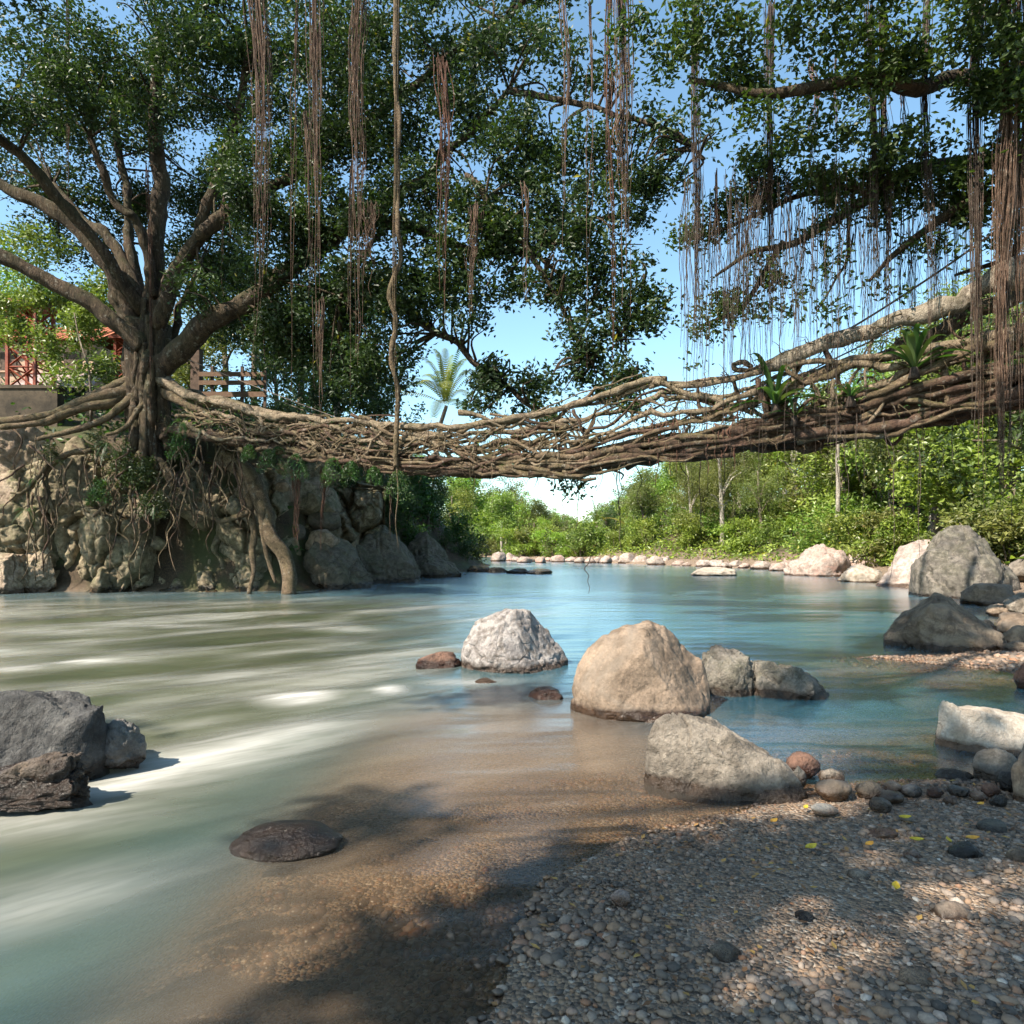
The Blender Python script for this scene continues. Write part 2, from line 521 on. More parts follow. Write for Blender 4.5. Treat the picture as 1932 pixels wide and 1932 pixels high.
def ground_mat():
    t = NT('ground_earth_and_gravel')
    p = t.pos()
    vcol = t.n('ShaderNodeTexVoronoi')
    t.put(vcol.inputs['Vector'], p)
    vcol.inputs['Scale'].default_value = 55
    s = t.sep(vcol.outputs['Color'])
    grav = t.ramp(s[0], [(0, (0.06, 0.048, 0.038)), (0.3, (0.17, 0.12, 0.085)), (0.6, (0.26, 0.17, 0.105)),
                         (0.85, (0.20, 0.16, 0.125)), (1, (0.36, 0.30, 0.24))])
    soil = t.ramp(t.noise(p, 1.5, 6, 0.7), [(0.3, (0.025, 0.018, 0.011)), (0.7, (0.075, 0.052, 0.032))])
    soil = t.mix(t.ramp(s[1], [(0.72, 0), (0.76, 0.6)]), soil, (0.13, 0.085, 0.05))
    soil = t.mix(t.ramp(t.noise(p, 0.5, 5, 0.6), [(0.45, 0), (0.6, 0.7)]), soil, (0.05, 0.065, 0.02))
    col = t.mix(t.attr('gravel'), soil, grav)
    h = t.math('MULTIPLY', t.voronoi(p, 55), -1.0)
    return t.done(t.principled(col, 0.85, t.bump(h, 0.8, 0.03), 0.3))
M['ground'] = ground_mat()

def water_mat():
    t = NT('river_water_silty')
    p = t.pos()
    murk, foam, rapid = t.attr('murk'), t.attr('foam'), t.attr('rapid')
    pf = t.mapping(p, (1, 1, 1), (0, 0, R(-38)))
    pf = t.mapping(pf, (0.32, 1.5, 1))
    st = t.noise(pf, 1.0, 5, 0.6, 0.4)
    st2 = t.noise(pf, 3.4, 4, 0.6, 0.2)
    foamf = t.math('MULTIPLY', foam, t.ramp(st2, [(0.22, 0.25), (0.66, 1.0)]), True)
    silt = t.mix(t.ramp(st, [(0.35, 0), (0.7, 1)]), (0.030, 0.038, 0.017), (0.078, 0.085, 0.048))
    calm = t.mix(t.ramp(st, [(0.35, 0), (0.7, 1)]), (0.022, 0.085, 0.125), (0.045, 0.13, 0.17))  # blue of the reflected sky is put into the calm water's body colour
    murkcol = t.mix(rapid, calm, silt)
    sand = t.mix(t.ramp(st, [(0.35, 0), (0.7, 1)]), (0.155, 0.105, 0.066), (0.26, 0.185, 0.122))
    murkcol = t.mix(t.attr('sandy'), murkcol, sand)
    murkcol = t.mix(foamf, murkcol, (0.62, 0.60, 0.57))
    dif = t.n('ShaderNodeBsdfDiffuse')
    t.put(dif.inputs['Color'], murkcol)
    tr = t.n('ShaderNodeBsdfTransparent')
    t.put(tr.inputs['Color'], (0.92, 0.86, 0.76))
    body = t.mixsh(t.math('MAXIMUM', murk, foamf), tr.outputs[0], dif.outputs[0])
    gl = t.n('ShaderNodeBsdfGlossy')
    t.put(gl.inputs['Color'], (1, 1, 1))
    t.put(gl.inputs['Roughness'], t.math('ADD', 0.20, t.math('MULTIPLY', rapid, 0.04)))
    hp = t.mapping(p, (0.45, 2.2, 1), (0, 0, R(-12)))
    hgt = t.noise(hp, 1.0, 2, 0.4)
    nb = t.bump(hgt, 0.22, 0.12)
    t.put(gl.inputs['Normal'], nb)
    fr = t.n('ShaderNodeFresnel')
    fr.inputs['IOR'].default_value = 1.42
    t.put(fr.inputs['Normal'], nb)
    frf = t.math('MULTIPLY', fr.outputs[0], t.math('SUBTRACT', 1.0, t.math('MULTIPLY', foamf, 0.7)))
    return t.done(t.mixsh(frf, body, gl.outputs[0]))
M['water'] = water_mat()

# ------------------------------------------------------------------ the river: shore line, ground sheet, water sheet
SHORE = np.array([(-60, -14), (-60, 20.0), (-30, 21.9), (-16.6, 22.3), (-12, 22.4), (-7.1, 22.5), (-6.2, 24.5), (-5.6, 28),
                  (-4.2, 33), (-2.9, 37), (-1.6, 41), (-1.5, 50), (-3, 62), (-8, 75), (-20, 90), (-22, 97), (-8, 86),
                  (0, 74), (4, 63), (7.9, 55), (12, 48), (16.2, 41), (15.9, 33), (14.3, 25.5), (13.6, 20.5), (12.0, 16.5),
                  (9.4, 12.6), (7.8, 10.4), (6.2, 9.75), (5.0, 9.55), (5.4, 9.1), (6.3, 8.5), (7.6, 7.7), (9.0, 7.0), (8.6, 6.1), (5.2, 5.0), (3.6, 4.55),
                  (2.7, 4.62), (2.1, 4.48), (1.25, 4.05), (0.62, 3.7), (0.15, 3.25), (-0.15, 2.3), (-0.35, 0), (-1.5, -14)], float)

def shore_sd(x, y):
    """signed distance to the shore line, positive in the river"""
    pts = np.stack([x, y], 1)
    best = np.full(len(pts), 1e9)
    inside = np.zeros(len(pts), bool)
    n = len(SHORE)
    for i in range(n):
        a, b = SHORE[i], SHORE[(i + 1) % n]
        ab = b - a
        t = np.clip(((pts - a) @ ab) / (ab @ ab), 0, 1)
        d = np.linalg.norm(pts - (a + t[:, None] * ab), axis=1)
        best = np.minimum(best, d)
        c = ((a[1] > y) != (b[1] > y)) & (x < (b[0] - a[0]) * (y - a[1]) / (b[1] - a[1] + 1e-12) + a[0])
        inside ^= c
    return np.where(inside, best, -best)

MIDX = ([0, 15, 22, 37, 50, 62, 75, 97, 130, 400], [-20, -8, 3, 6, 2, 0, -4, -21, -25, -60])

def ground_z(x, y):
    x, y = np.asarray(x, float).ravel(), np.asarray(y, float).ravel()
    d = shore_sd(x, y)
    p3 = np.stack([x, y, np.zeros_like(x)], 1)
    n1 = fbm(p3 * 0.35, 3, 4)
    n2 = fbm(p3 * 2.5, 9, 3)
    # river bed
    dep = 0.02 + 0.075 * np.clip(d, 0, None)
    dep = dep + 0.33 * np.clip(-1.2 - x, 0, None) * smooth01(0, 1.5, d) + 0.10 * np.clip(y - 9.0, 0, None) * smooth01(0, 1.5, d)
    dep = np.minimum(dep, 1.3) * (1 + 0.25 * n1)
    bed = -dep + 0.02 * n2 * smooth01(0, 0.6, d)
    # banks
    e = np.clip(-d, 0, None)
    left = (x < np.interp(y, *MIDX)) & (y > 12)
    w = np.interp(x, [-9.0, -5.5], [1.9, 6.0])
    lz = 5.4 * smooth01(0.1, w, e) + 0.45 * np.clip(e - w, 0, 6) + 0.10 * np.clip(e - w - 6, 0, 60) + 0.25 * n1 * smooth01(0, 2, e)
    lz = lz * (1 - 0.8 * smooth01(45, 75, y))
    near = 0.055 * np.clip(e, 0, 4) + 0.012 * np.clip(e - 4, 0, 40)
    hill = 0.10 * np.clip(e, 0, 3) + np.interp(e, [0, 3, 6, 16, 40, 120], [0, 0.2, 1.2, 4.5, 7.5, 9.0]) + 0.5 * n1 * smooth01(2, 6, e)
    k = smooth01(10.0, 19.0, y)
    hill = hill * (1 - 0.8 * smooth01(58, 80, y) * smooth01(34, 10, x))
    rz = near * (1 - k) + hill * k
    land = np.where(left, lz, rz) + 0.012 * n2 * smooth01(0, 0.3, e)
    return np.where(d > 0, bed, land)

def sinh_axis(lo, hi, c, a, n):
    u0, u1 = math.asinh((lo - c) / a), math.asinh((hi - c) / a)
    return c + a * np.sinh(np.linspace(u0, u1, n))

gx = sinh_axis(-400, 400, 1.0, 4.0, 290)
gy = sinh_axis(-30, 600, 6.0, 5.0, 290)
GX, GY = np.meshgrid(gx, gy)
gxf, gyf = GX.ravel(), GY.ravel()
gz = ground_z(gxf, gyf)
ii = np.arange(len(gy) - 1)[:, None] * len(gx) + np.arange(len(gx) - 1)[None, :]
gF = np.stack([ii, ii + 1, ii + 1 + len(gx), ii + len(gx)], -1).reshape(-1, 4)
gsd = shore_sd(gxf, gyf)
gl_ = (gxf < np.interp(gyf, *MIDX)) & (gyf > 12)
gravel_amt = np.where(gsd > 0, 1.0, np.where(gl_, 0.0, 1 - smooth01(2.5, 5.5, -gsd) * smooth01(9, 14, gyf)))
ground = mesh_obj('ground', np.stack([gxf, gyf, gz], 1), gF, M['ground'], attrs={'gravel': gravel_amt})
tag(ground, 'gravel river bed, stony shore and earthy wooded banks', 'ground', kind='structure')

# water: foam lies where the current breaks over stones
wx = sinh_axis(-62, 40, 0.0, 4.0, 310)
wy = sinh_axis(-13, 100, 5.0, 4.0, 330)
WX, WY = np.meshgrid(wx, wy)
wxf, wyf = WX.ravel(), WY.ravel()
wd = -np.interp(0, [0], [0]) - ground_z(wxf, wyf)           # depth
rapid = smooth01(1.2, -2.6, wxf - 0.16 * (wyf - 6)) * smooth01(23.5, 17, wyf + 0.25 * np.abs(wxf + 8) * 0)
rapid = np.maximum(rapid, 0.5 * smooth01(-4, -9, wxf))
ca, sa = math.cos(R(40)), math.sin(R(40))
al, ac = wxf * ca + wyf * sa, -wxf * sa + wyf * ca
streak = fbm(np.stack([al * 0.22, ac * 0.85, np.zeros_like(al)], 1), 31, 4)
foam = 0.32 * smooth01(0.15, 0.95, streak) * rapid
def foam_spot(px, py, hw, hh, tilt, amt):
    global foam
    c = P(px, py, EYE * FPX / (py - HY))
    D = c[1]
    a = hw / FPX * D
    b = hh * D * D / (EYE * FPX)
    ct, st_ = math.cos(R(tilt)), math.sin(R(tilt))
    dx, dy = wxf - c[0], wyf - c[1]
    u, v = dx * ct + dy * st_, -dx * st_ + dy * ct
    foam = np.maximum(foam, amt * np.exp(-(u / a) ** 2 - (v / b) ** 2))
foam_spot(330, 1440, 430, 44, 55, 0.62)
foam_spot(240, 1472, 240, 26, 52, 0.85)
foam_spot(500, 1395, 230, 30, 50, 0.55)
foam_spot(560, 1316, 75, 13, 12, 0.9)
foam_spot(735, 1300, 32, 8, 10, 0.85)
foam_spot(110, 1192, 120, 7, 0, 0.46)
foam_spot(290, 1180, 150, 5, 0, 0.46)
foam_spot(30, 1228, 120, 8, 0, 0.37)
foam_spot(560, 1178, 80, 4, 0, 0.43)
foam_spot(640, 1187, 70, 4, 0, 0.40)
foam_spot(170, 1252, 90, 4, 4, 0.8)
foam_spot(30, 1262, 60, 7, 0, 0.7)
foam_spot(60, 1140, 200, 3, 0, 0.28)
foam_spot(330, 1138, 260, 3, 0, 0.22)
foam_spot(300, 1235, 120, 5, 0, 0.25)
foam_spot(60, 1560, 220, 40, 20, 0.35)
foam_spot(80, 1700, 260, 60, 30, 0.3)
foam_spot(880, 1285, 90, 6, 6, 0.45)
foam_spot(1000, 1068, 80, 2, 0, 0.5)
foam_spot(1180, 1072, 120, 2, 0, 0.35)
foam = np.clip(foam, 0, 1)
sandy = np.exp(-(np.clip(wd, 0, None) / 0.42) ** 2) * smooth01(2.0, 0.4, wxf - 0.1 * (wyf - 5)) * smooth01(8.0, 6.0, wyf) * smooth01(-1.9, -0.6, wxf)
murk = 1 - np.exp(-np.clip(wd, 0, None) * (3.2 + 2.2 * rapid + 2.0 * sandy))
murk = np.clip(np.maximum(murk, 0.97 * smooth01(-0.6, -2.4, wxf)), 0, 0.985)
wz = 0.035 * rapid * fbm(np.stack([al * 0.5, ac * 1.6, np.zeros_like(al)], 1), 77, 3)
jj = np.arange(len(wy) - 1)[:, None] * len(wx) + np.arange(len(wx) - 1)[None, :]
wF = np.stack([jj, jj + 1, jj + 1 + len(wx), jj + len(wx)], -1).reshape(-1, 4)
keep = (wd[wF] > -0.35).any(1)
river = mesh_obj('river_water', np.stack([wxf, wyf, wz], 1), wF[keep], M['water'],
                 attrs={'murk': murk, 'foam': foam, 'rapid': rapid, 'sandy': sandy})
tag(river, 'silty green river with white current streaks turning to calm blue water', 'river', kind='structure')

# ------------------------------------------------------------------ rocks
def rock(name, box, D, mat, label, cat='boulder', seed=0, sub=4, depth=0.9, sink=0.35, cuts=7, rough=1.0,
         prof=None, group=None, zbase=None, tilt=0.0, facet=False, lump=0.16, crack=0):
    """box = x0, x1, y_top, y_base in picture units at distance D; prof = outline of the top."""
    x0, x1, yt, yb = box
    rs = np.random.RandomState(seed * 7 + 5)
    p, F = ico(sub)
    p = p.copy()
    u = p[:, 0].copy()
    for k in range(cuts):
        n = rs.normal(size=3)
        n[2] = abs(n[2]) * 0.8
        n /= np.linalg.norm(n)
        c = rs.uniform(0.62, 0.9) if not facet else rs.uniform(0.58, 0.88)
        q = p @ n
        over = np.clip(q - c, 0, None)
        p -= n[None, :] * (over * (1.0 if facet else 0.85))[:, None]
    off = rs.uniform(-50, 50, 3)
    nz = lump * fbm(p * 1.3 + off, seed, 3) + 0.05 * fbm(p * 4.5 + off, seed + 5, 3) * rough + 0.016 * fbm(p * 14 + off, seed + 9, 2) * rough
    if facet:                          # blocks broken along joints
        sdp = rs.normal(size=(16, 3)); sdp /= np.linalg.norm(sdp, axis=1)[:, None]
        pw = p + 0.10 * np.stack([vnoise(p * 3 + a * 9 + off, seed + a) for a in range(3)], 1)
        dd = np.linalg.norm(pw[:, None, :] - sdp[None], axis=2)
        so = np.sort(dd, axis=1)
        nz = nz + rs.uniform(-0.06, 0.04, 16)[dd.argmin(1)] - 0.05 * np.exp(-((so[:, 1] - so[:, 0]) / 0.03) ** 2)
    nz = nz + (0.012 if facet else 0.005) * fbm(p * 13 + off, seed + 11, 3)
    ridg = np.abs(fbm(p * 2.2 + off * 2, seed + 2, 3))
    p = p * (1 + nz - 0.10 * rough * np.exp(-(ridg / 0.10) ** 2))[:, None]
    for k in range(crack):
        n = rs.normal(size=3); n[2] *= 0.6; n /= np.linalg.norm(n)
        dist = p @ n - rs.uniform(-0.45, 0.45) + 0.07 * fbm(p * 2.6 + off * (k + 2), seed + 40 + k, 3)
        msk = smooth01(-0.15, 0.15, vnoise(p * 1.6 + off + k * 7, seed + 60 + k))
        p = p * (1 - 0.035 * msk * np.exp(-(dist / 0.022) ** 2) - 0.025 * msk * smooth01(0.0, 0.03, dist) * smooth01(0.5, 0.1, dist))[:, None]
    lo, hi = p.min(0), p.max(0)
    p = (p - (lo + hi) / 2) / ((hi - lo) / 2)
    yoff = (x1 - x0) / FPX * D / 2 * depth * 0.55
    z0 = P(0, yb, D)[2] if zbase is None else zbase
    D = D + yoff                      # the widest section stands behind the front foot
    W = (x1 - x0) / FPX * D
    zat = lambda y: EYE + (HY - y) / FPX * D - z0
    Hh = zat(yt)
    c = P((x0 + x1) / 2, yb, D)
    v = np.empty_like(p)
    v[:, 0] = p[:, 0] * W / 2
    v[:, 1] = p[:, 1] * W / 2 * depth
    if prof is not None:
        pr = np.array(prof, float)
        top = np.interp(c[0] + v[:, 0], [(a - CX) / FPX * D for a, b in pr], [max(zat(b), 0.02 * Hh) for a, b in pr])
        nat = np.sqrt(np.clip(1 - (np.abs(p[:, 0]) * 0.98) ** 2, 0.03, 1))
        zz = np.clip(p[:, 2] / nat, -1.05, 1.05)
        v[:, 2] = np.where(zz > 0, top * zz, zz * Hh * sink * 1.2)
        v[:, 2] += Hh * 0.02 * fbm(p * 6 + off, seed + 4, 2)
    else:
        tot = Hh / (1 - sink)
        v[:, 2] = (p[:, 2] + 1) / 2 * tot - tot * sink
    if tilt:
        ct, st_ = math.cos(tilt), math.sin(tilt)
        v = np.stack([v[:, 0] * ct - v[:, 1] * st_, v[:, 0] * st_ + v[:, 1] * ct, v[:, 2]], 1)
    o = mesh_obj(name, v, F, M[mat])
    o.location = (c[0], c[1], z0)
    tag(o, label, cat, group)
    return o

# stones standing in the shallow water
G = 'boulders in the near river'
rock('boulder', (1075, 1340, 1172, 1335), 6.35, 'tan', 'large rounded tan boulder in the middle of the river, biggest in the shallows', seed=3, sub=7, cuts=3, rough=0.10, lump=0.03, crack=3,
     prof=[(1070, 1300), (1085, 1262), (1110, 1225), (1140, 1198), (1180, 1182), (1215, 1172), (1255, 1180), (1275, 1196), (1300, 1228), (1325, 1240), (1342, 1290)], group=G)
rock('boulder', (870, 1073, 1145, 1255), 8.6, 'marble', 'white veined boulder with dark peak left of the big tan boulder', seed=11, sub=7, cuts=3, rough=0.3, lump=0.04, crack=6,
     prof=[(868, 1220), (876, 1190), (900, 1168), (935, 1156), (975, 1146), (1000, 1147), (1015, 1168), (1040, 1185), (1060, 1205), (1075, 1240)], group=G)
rock('boulder', (786, 872, 1229, 1262), 8.8, 'red', 'small wet red-brown stone beside the white veined boulder', seed=15, sub=4, group=G)
rock('boulder', (1302, 1424, 1208, 1312), 7.2, 'bigdark', 'grey mottled boulder just right of the big tan boulder', seed=21, sub=6, cuts=6, crack=3,
     prof=[(1300, 1250), (1310, 1222), (1330, 1209), (1360, 1214), (1395, 1232), (1418, 1250), (1426, 1280)], group=G)
rock('boulder', (1416, 1560, 1246, 1322), 7.05, 'bigdark', 'low grey cracked boulder at the right end of the mid-river row', seed=27, sub=6, cuts=10, crack=4,
     prof=[(1414, 1275), (1425, 1252), (1450, 1246), (1500, 1252), (1530, 1260), (1548, 1278), (1552, 1293), (1562, 1300)], group=G)
rock('boulder', (1218, 1524, 1345, 1528), 4.35, 'grey', 'long grey speckled boulder lying at the edge of the gravel shore', seed=31, sub=7, cuts=4, rough=0.45, lump=0.1, crack=3, depth=0.6,
     prof=[(1215, 1440), (1226, 1400), (1240, 1370), (1265, 1352), (1290, 1345), (1330, 1352), (1370, 1372), (1420, 1395), (1460, 1418), (1490, 1450), (1510, 1480), (1526, 1510)], group=G, tilt=-0.25)
rock('boulder', (-120, 215, 1290, 1450), 4.55, 'slate', 'large slate grey boulder at the left edge with smooth sunlit top', seed=37, sub=6, cuts=7, rough=0.3, lump=0.08, crack=5, depth=0.7,
     prof=[(-125, 1400), (-90, 1345), (-20, 1312), (40, 1293), (130, 1291), (165, 1302), (190, 1312), (210, 1335), (218, 1370)], group=G)
rock('boulder', (178, 273, 1346, 1425), 4.75, 'dark', 'small black wet rock tucked right of the slate boulder', seed=41, sub=5, cuts=8,
     prof=[(175, 1390), (190, 1358), (208, 1347), (235, 1355), (262, 1375), (274, 1400)], group=G)
rock('boulder', (-90, 185, 1418, 1500), 4.0, 'wetdark', 'rough dark brown wet rock in front of the slate boulder', seed=43, sub=6, cuts=9, rough=1.6, depth=0.5,
     prof=[(-95, 1450), (-40, 1425), (60, 1418), (140, 1419), (175, 1424), (190, 1450)], group=G)
rock('boulder', (438, 645, 1560, 1606), 3.5, 'wetdark', 'dark brown rock awash in the current at the bottom', seed=47, sub=5, sink=0.5, cuts=0, rough=0.3, lump=0.08, depth=0.7, group=G)
rock('boulder', (895, 945, 1281, 1300), 7.8, 'tan', 'small pale stone barely breaking the water below the white boulder', seed=51, sub=3, group=G)
rock('boulder', (995, 1062, 1298, 1318), 7.0, 'red', 'low reddish stone breaking the water left of the tan boulder', seed=53, sub=4, sink=0.5, group=G)

# right shore
G = 'boulders along the right shore'
rock('boulder', (1485, 1602, 1025, 1087), 33.0, 'pink', 'blocky pinkish white boulder at the far right shore', seed=61, sub=5, cuts=9, group=G,
     prof=[(1483, 1060), (1488, 1045), (1510, 1038), (1525, 1026), (1580, 1027), (1594, 1040), (1603, 1065)])
rock('boulder', (1592, 1662, 1030, 1082), 35.0, 'pink', 'reddish boulder behind and right of the blocky pinkish one', seed=63, sub=5, cuts=9, group=G)
rock('boulder', (1584, 1668, 1064, 1104), 28.0, 'white', 'low whitish boulder between the blocky pinkish one and the big slanted one', seed=65, sub=4, cuts=9, group=G)
rock('boulder', (1640, 1850, 986, 1111), 25.0, 'far', 'huge pale boulder with a long slanting left flank', seed=67, sub=5, cuts=5, rough=0.5, lump=0.1, crack=4, group=G,
     prof=[(1638, 1100), (1650, 1078), (1690, 1045), (1740, 1018), (1790, 995), (1815, 986), (1845, 1000), (1852, 1040)])
rock('boulder', (1730, 1916, 984, 1134), 19.8, 'bigdark', 'huge dark speckled boulder standing before the pale slanted one', seed=69, sub=6, cuts=2, rough=0.6, lump=0.12, crack=5, group=G,
     prof=[(1728, 1090), (1735, 1060), (1760, 1035), (1790, 1010), (1815, 990), (1845, 984), (1870, 994), (1890, 1022), (1905, 1050), (1918, 1090)])
rock('boulder', (1814, 1918, 1100, 1140), 17.6, 'tan', 'low angular tan rock at the foot of the dark speckled boulder', seed=71, sub=4, cuts=10, group=G)
rock('boulder', (1674, 1878, 1117, 1224), 10.3, 'brown', 'big brown boulder in the water before the huge dark one', seed=73, sub=6, cuts=7, rough=0.5, crack=5, depth=0.8, group=G,
     prof=[(1672, 1190), (1677, 1165), (1690, 1150), (1735, 1124), (1775, 1118), (1810, 1130), (1835, 1152), (1860, 1178), (1880, 1200)])
rock('boulder', (1905, 2000, 1030, 1085), 21.0, 'grey', 'grey boulder at the right edge behind the dark speckled one', seed=75, sub=4, group=G)
small = [(1875, 1945, 1155, 1192, 11.8, 'tan'), (1838, 1882, 1168, 1192, 12.6, 'tan'), (1890, 1965, 1180, 1222, 10.4, 'brown'),
         (1900, 1960, 1118, 1150, 14.5, 'grey'), (1862, 1908, 1138, 1160, 14.8, 'tan'), (1880, 1938, 1208, 1230, 9.9, 'brown')]
names = ['tan stone upper left in the pile behind the brown boulder', 'small tan stone wedged behind the big brown boulder',
         'brown stone at the right edge level with the brown boulder', 'grey stone at the right edge below the huge dark boulder',
         'flat tan stone in the pile under the huge dark boulder', 'flat brown stone half in water right of the brown boulder']
for i, ((a, b, c, d, D, m), l) in enumerate(zip(small, names)):
    rock('boulder', (a, b, c, d), D, m, l, seed=81 + i, sub=4, cuts=6, group=G)
rock('boulder', (1921, 1975, 1250, 1294), 7.4, 'red', 'dark red rock cut by the right edge on the gravel spit', seed=91, sub=4, cuts=10, group=G)
rock('boulder', (1772, 2030, 1325, 1428), 5.2, 'white', 'angular white boulder jutting in from the right edge', seed=93, sub=6, cuts=5, rough=0.25, lump=0.08, depth=0.6, group=G,
     prof=[(1770, 1372), (1774, 1330), (1800, 1325), (1850, 1326), (1890, 1334), (1950, 1350), (2035, 1390)])
rock('boulder', (1840, 1922, 1413, 1478), 4.55, 'grey', 'smooth round grey stone under the angular white boulder', seed=95, sub=5, cuts=2, rough=0.3, group=G)
rock('boulder', (1913, 1990, 1378, 1520), 4.1, 'tan', 'tall tan boulder cut by the right edge near the bottom', seed=97, sub=5, cuts=4, rough=0.5, group=G)
rock('boulder', (1764, 1832, 1449, 1472), 4.6, 'dark', 'black stone half under water left of the round grey stone', seed=99, sub=4, cuts=3, sink=0.5, group=G)

# far line of pale rocks
rs = np.random.RandomState(4)
far = []
xs = 925
while xs < 1482:
    w = rs.uniform(14, 42) * (0.75 + 0.35 * (xs - 925) / 555)
    yb = np.interp(xs, [925, 1050, 1200, 1350, 1480], [1059, 1061, 1064, 1070, 1078]) + rs.uniform(-2, 2)
    far.append((xs, xs + w, yb - w * rs.uniform(0.35, 0.62), yb))
    xs += w * rs.uniform(0.55, 0.95)
far.append((1295, 1388, 1070, 1086))
ordn = ['first', 'second', 'third', 'fourth', 'fifth', 'sixth', 'seventh', 'eighth', 'ninth', 'tenth', 'eleventh', 'twelfth', 'thirteenth',
        'fourteenth', 'fifteenth', 'sixteenth', 'seventeenth', 'eighteenth', 'nineteenth', 'twentieth', 'twenty-first', 'twenty-second',
        'twenty-third', 'twenty-fourth', 'twenty-fifth', 'twenty-sixth', 'twenty-seventh', 'twenty-eighth', 'twenty-ninth', 'thirtieth'] 
ordn += ['%d%s' % (i, {1: 'st', 2: 'nd', 3: 'rd'}.get(i % 10, 'th')) for i in range(31, 120)]
for i, b in enumerate(far[:-1]):
    D = EYE * FPX / (b[3] - HY)
    m = 'far' if rs.rand() < 0.72 else 'pink'
    rock('boulder', b, D, m, 'pale boulder in the far shore line, %s from the left' % ordn[i], seed=120 + i, sub=3, cuts=8, group='pale boulders along the far shore')
rock('boulder', far[-1], EYE * FPX / (1086 - HY), 'white', 'long flat white rock lying in the water before the far shore', seed=190, sub=4, sink=0.4, group='pale boulders along the far shore')
# low rocky spit off the left bank
for i, (a, b, c, d) in enumerate([(880, 925, 1066, 1079), (915, 960, 1070, 1080), (955, 1000, 1072, 1082), (990, 1044, 1073, 1083)]):
    rock('boulder', (a, b, c, d), EYE * FPX / (d - HY), 'slab', 'dark low rock of the left bank spit, %s from the left' % ordn[i], seed=200 + i, sub=3, cuts=6, group='rocks of the left spit')
for i, (a, b, c, d) in enumerate([(942, 962, 1047, 1060), (962, 990, 1044, 1060)]):
    pass

# cliff rocks on the left bank
G = 'cliff rocks under the fig tree'
cl = [((-60, 105, 812, 1010), 22.9, 'cliffpink', 'big rounded pinkish cliff boulder at the left edge, highest of the bank', 4, 5, None),
      ((80, 172, 862, 975), 22.3, 'cliff', 'mossy oval boulder right of the big pinkish one', 3, 5, None),
      ((-30, 50, 1045, 1119), 21.9, 'cliffpink', 'jagged rock at the left edge on the waterline', 10, 5, None),
      ((30, 100, 1030, 1119), 21.7, 'cliffpink', 'pointed sunlit rock second from the left on the waterline', 10, 5, None),
      ((566, 722, 1012, 1108), 24.3, 'slab', 'olive rounded rock at the water right of the drooping root', 6, 5,
       [(564, 1080), (575, 1040), (600, 1018), (640, 1014), (670, 1030), (700, 1062), (724, 1098)]),
      ((610, 800, 968, 1100), 27.5, 'slab', 'long dark sloping slab behind the olive rounded rock', 6, 5,
       [(608, 1000), (640, 972), (680, 970), (720, 990), (760, 1025), (790, 1060), (802, 1090)]),
      ((735, 878, 990, 1090), 32.0, 'slab', 'grey streaked rock slope at the right end of the left bank', 5, 5,
       [(733, 1010), (760, 992), (800, 1000), (840, 1022), (862, 1050), (880, 1080)])]
for i, (b, D, m, l, cuts, sub, pr) in enumerate(cl):
    gw = 0.14 * (b[1] - b[0]) if pr is None else 0
    b = (b[0] - gw, b[1] + gw, b[2] - gw * 0.5, b[3])
    D += 0.35 * math.sin(i * 2.4)
    rock('cliff_rock', b, D, m, l, 'rock', seed=230 + i, sub=6 if b[1] - b[0] > 85 else 5, cuts=cuts + 6, rough=0.5, facet=True, lump=0.08, crack=5, prof=pr, group=G, sink=0.2 if b[3] > 1100 else 0.05, depth=0.95)

def blocky(u, v, cell, damp, tilt, crackd, seed):
    """broken blocks: every cell a small tilted plane with a joint round it"""
    r = np.random.RandomState(seed)
    nu, nv = int((u.max() - u.min()) / cell) + 3, int((v.max() - v.min()) / cell) + 3
    su = u.min() + (np.arange(nu)[:, None] - 0.5 + r.uniform(-0.42, 0.42, (nu, nv))) * cell
    sv = v.min() + (np.arange(nv)[None, :] - 0.5 + r.uniform(-0.42, 0.42, (nu, nv))) * cell
    su, sv = su.ravel(), sv.ravel()
    dz, gu, gv = r.uniform(-1, 1, len(su)) * damp, r.normal(size=len(su)) * tilt, r.normal(size=len(su)) * tilt
    out = np.empty_like(u)
    for a in range(0, len(u), 4000):
        uu, vv = u[a:a + 4000], v[a:a + 4000]
        d = np.hypot(uu[:, None] - su, (vv[:, None] - sv) * 0.85)
        k = np.argpartition(d, 2, axis=1)[:, :3]
        dk = np.sort(np.take_along_axis(d, k, 1), 1)
        i = d.argmin(1)
        out[a:a + 4000] = dz[i] + gu[i] * (uu - su[i]) + gv[i] * (vv - sv[i]) - crackd * np.exp(-((dk[:, 1] - dk[:, 0]) / (0.06 * cell + 0.02)) ** 2)
    return out
NU, NVV = 360, 140
uu_, vv_ = np.meshgrid(np.linspace(-20, -5.2, NU), np.linspace(-0.5, 6.0, NVV))
uf, vf = uu_.ravel(), vv_.ravel()
wp = np.stack([uf, vf, uf * 0], 1)
wu, wv_ = uf + 0.25 * fbm(wp * 0.9, 5, 3), vf + 0.25 * fbm(wp * 0.9, 15, 3)
dsp = blocky(wu * 1.15, wv_ * 0.75, 1.95, 0.52, 0.34, 0.45, 1) + blocky(wu, wv_, 0.8, 0.12, 0.24, 0.14, 2) + blocky(wu, wv_, 0.28, 0.03, 0.15, 0.04, 3) + 0.05 * fbm(wp * 4, 25, 3)
lean_ = np.interp(vf, [-0.5, 2.6, 4.2, 6.0], [0, 0.35, 1.0, 2.4]) + 5.0 * smooth01(-8.7, -7.0, uf)
hcap = np.interp(uf, [-20, -15.5, -14, -11, -8, -5.2], [5.2, 5.2, 4.6, 4.4, 4.2, 3.6])
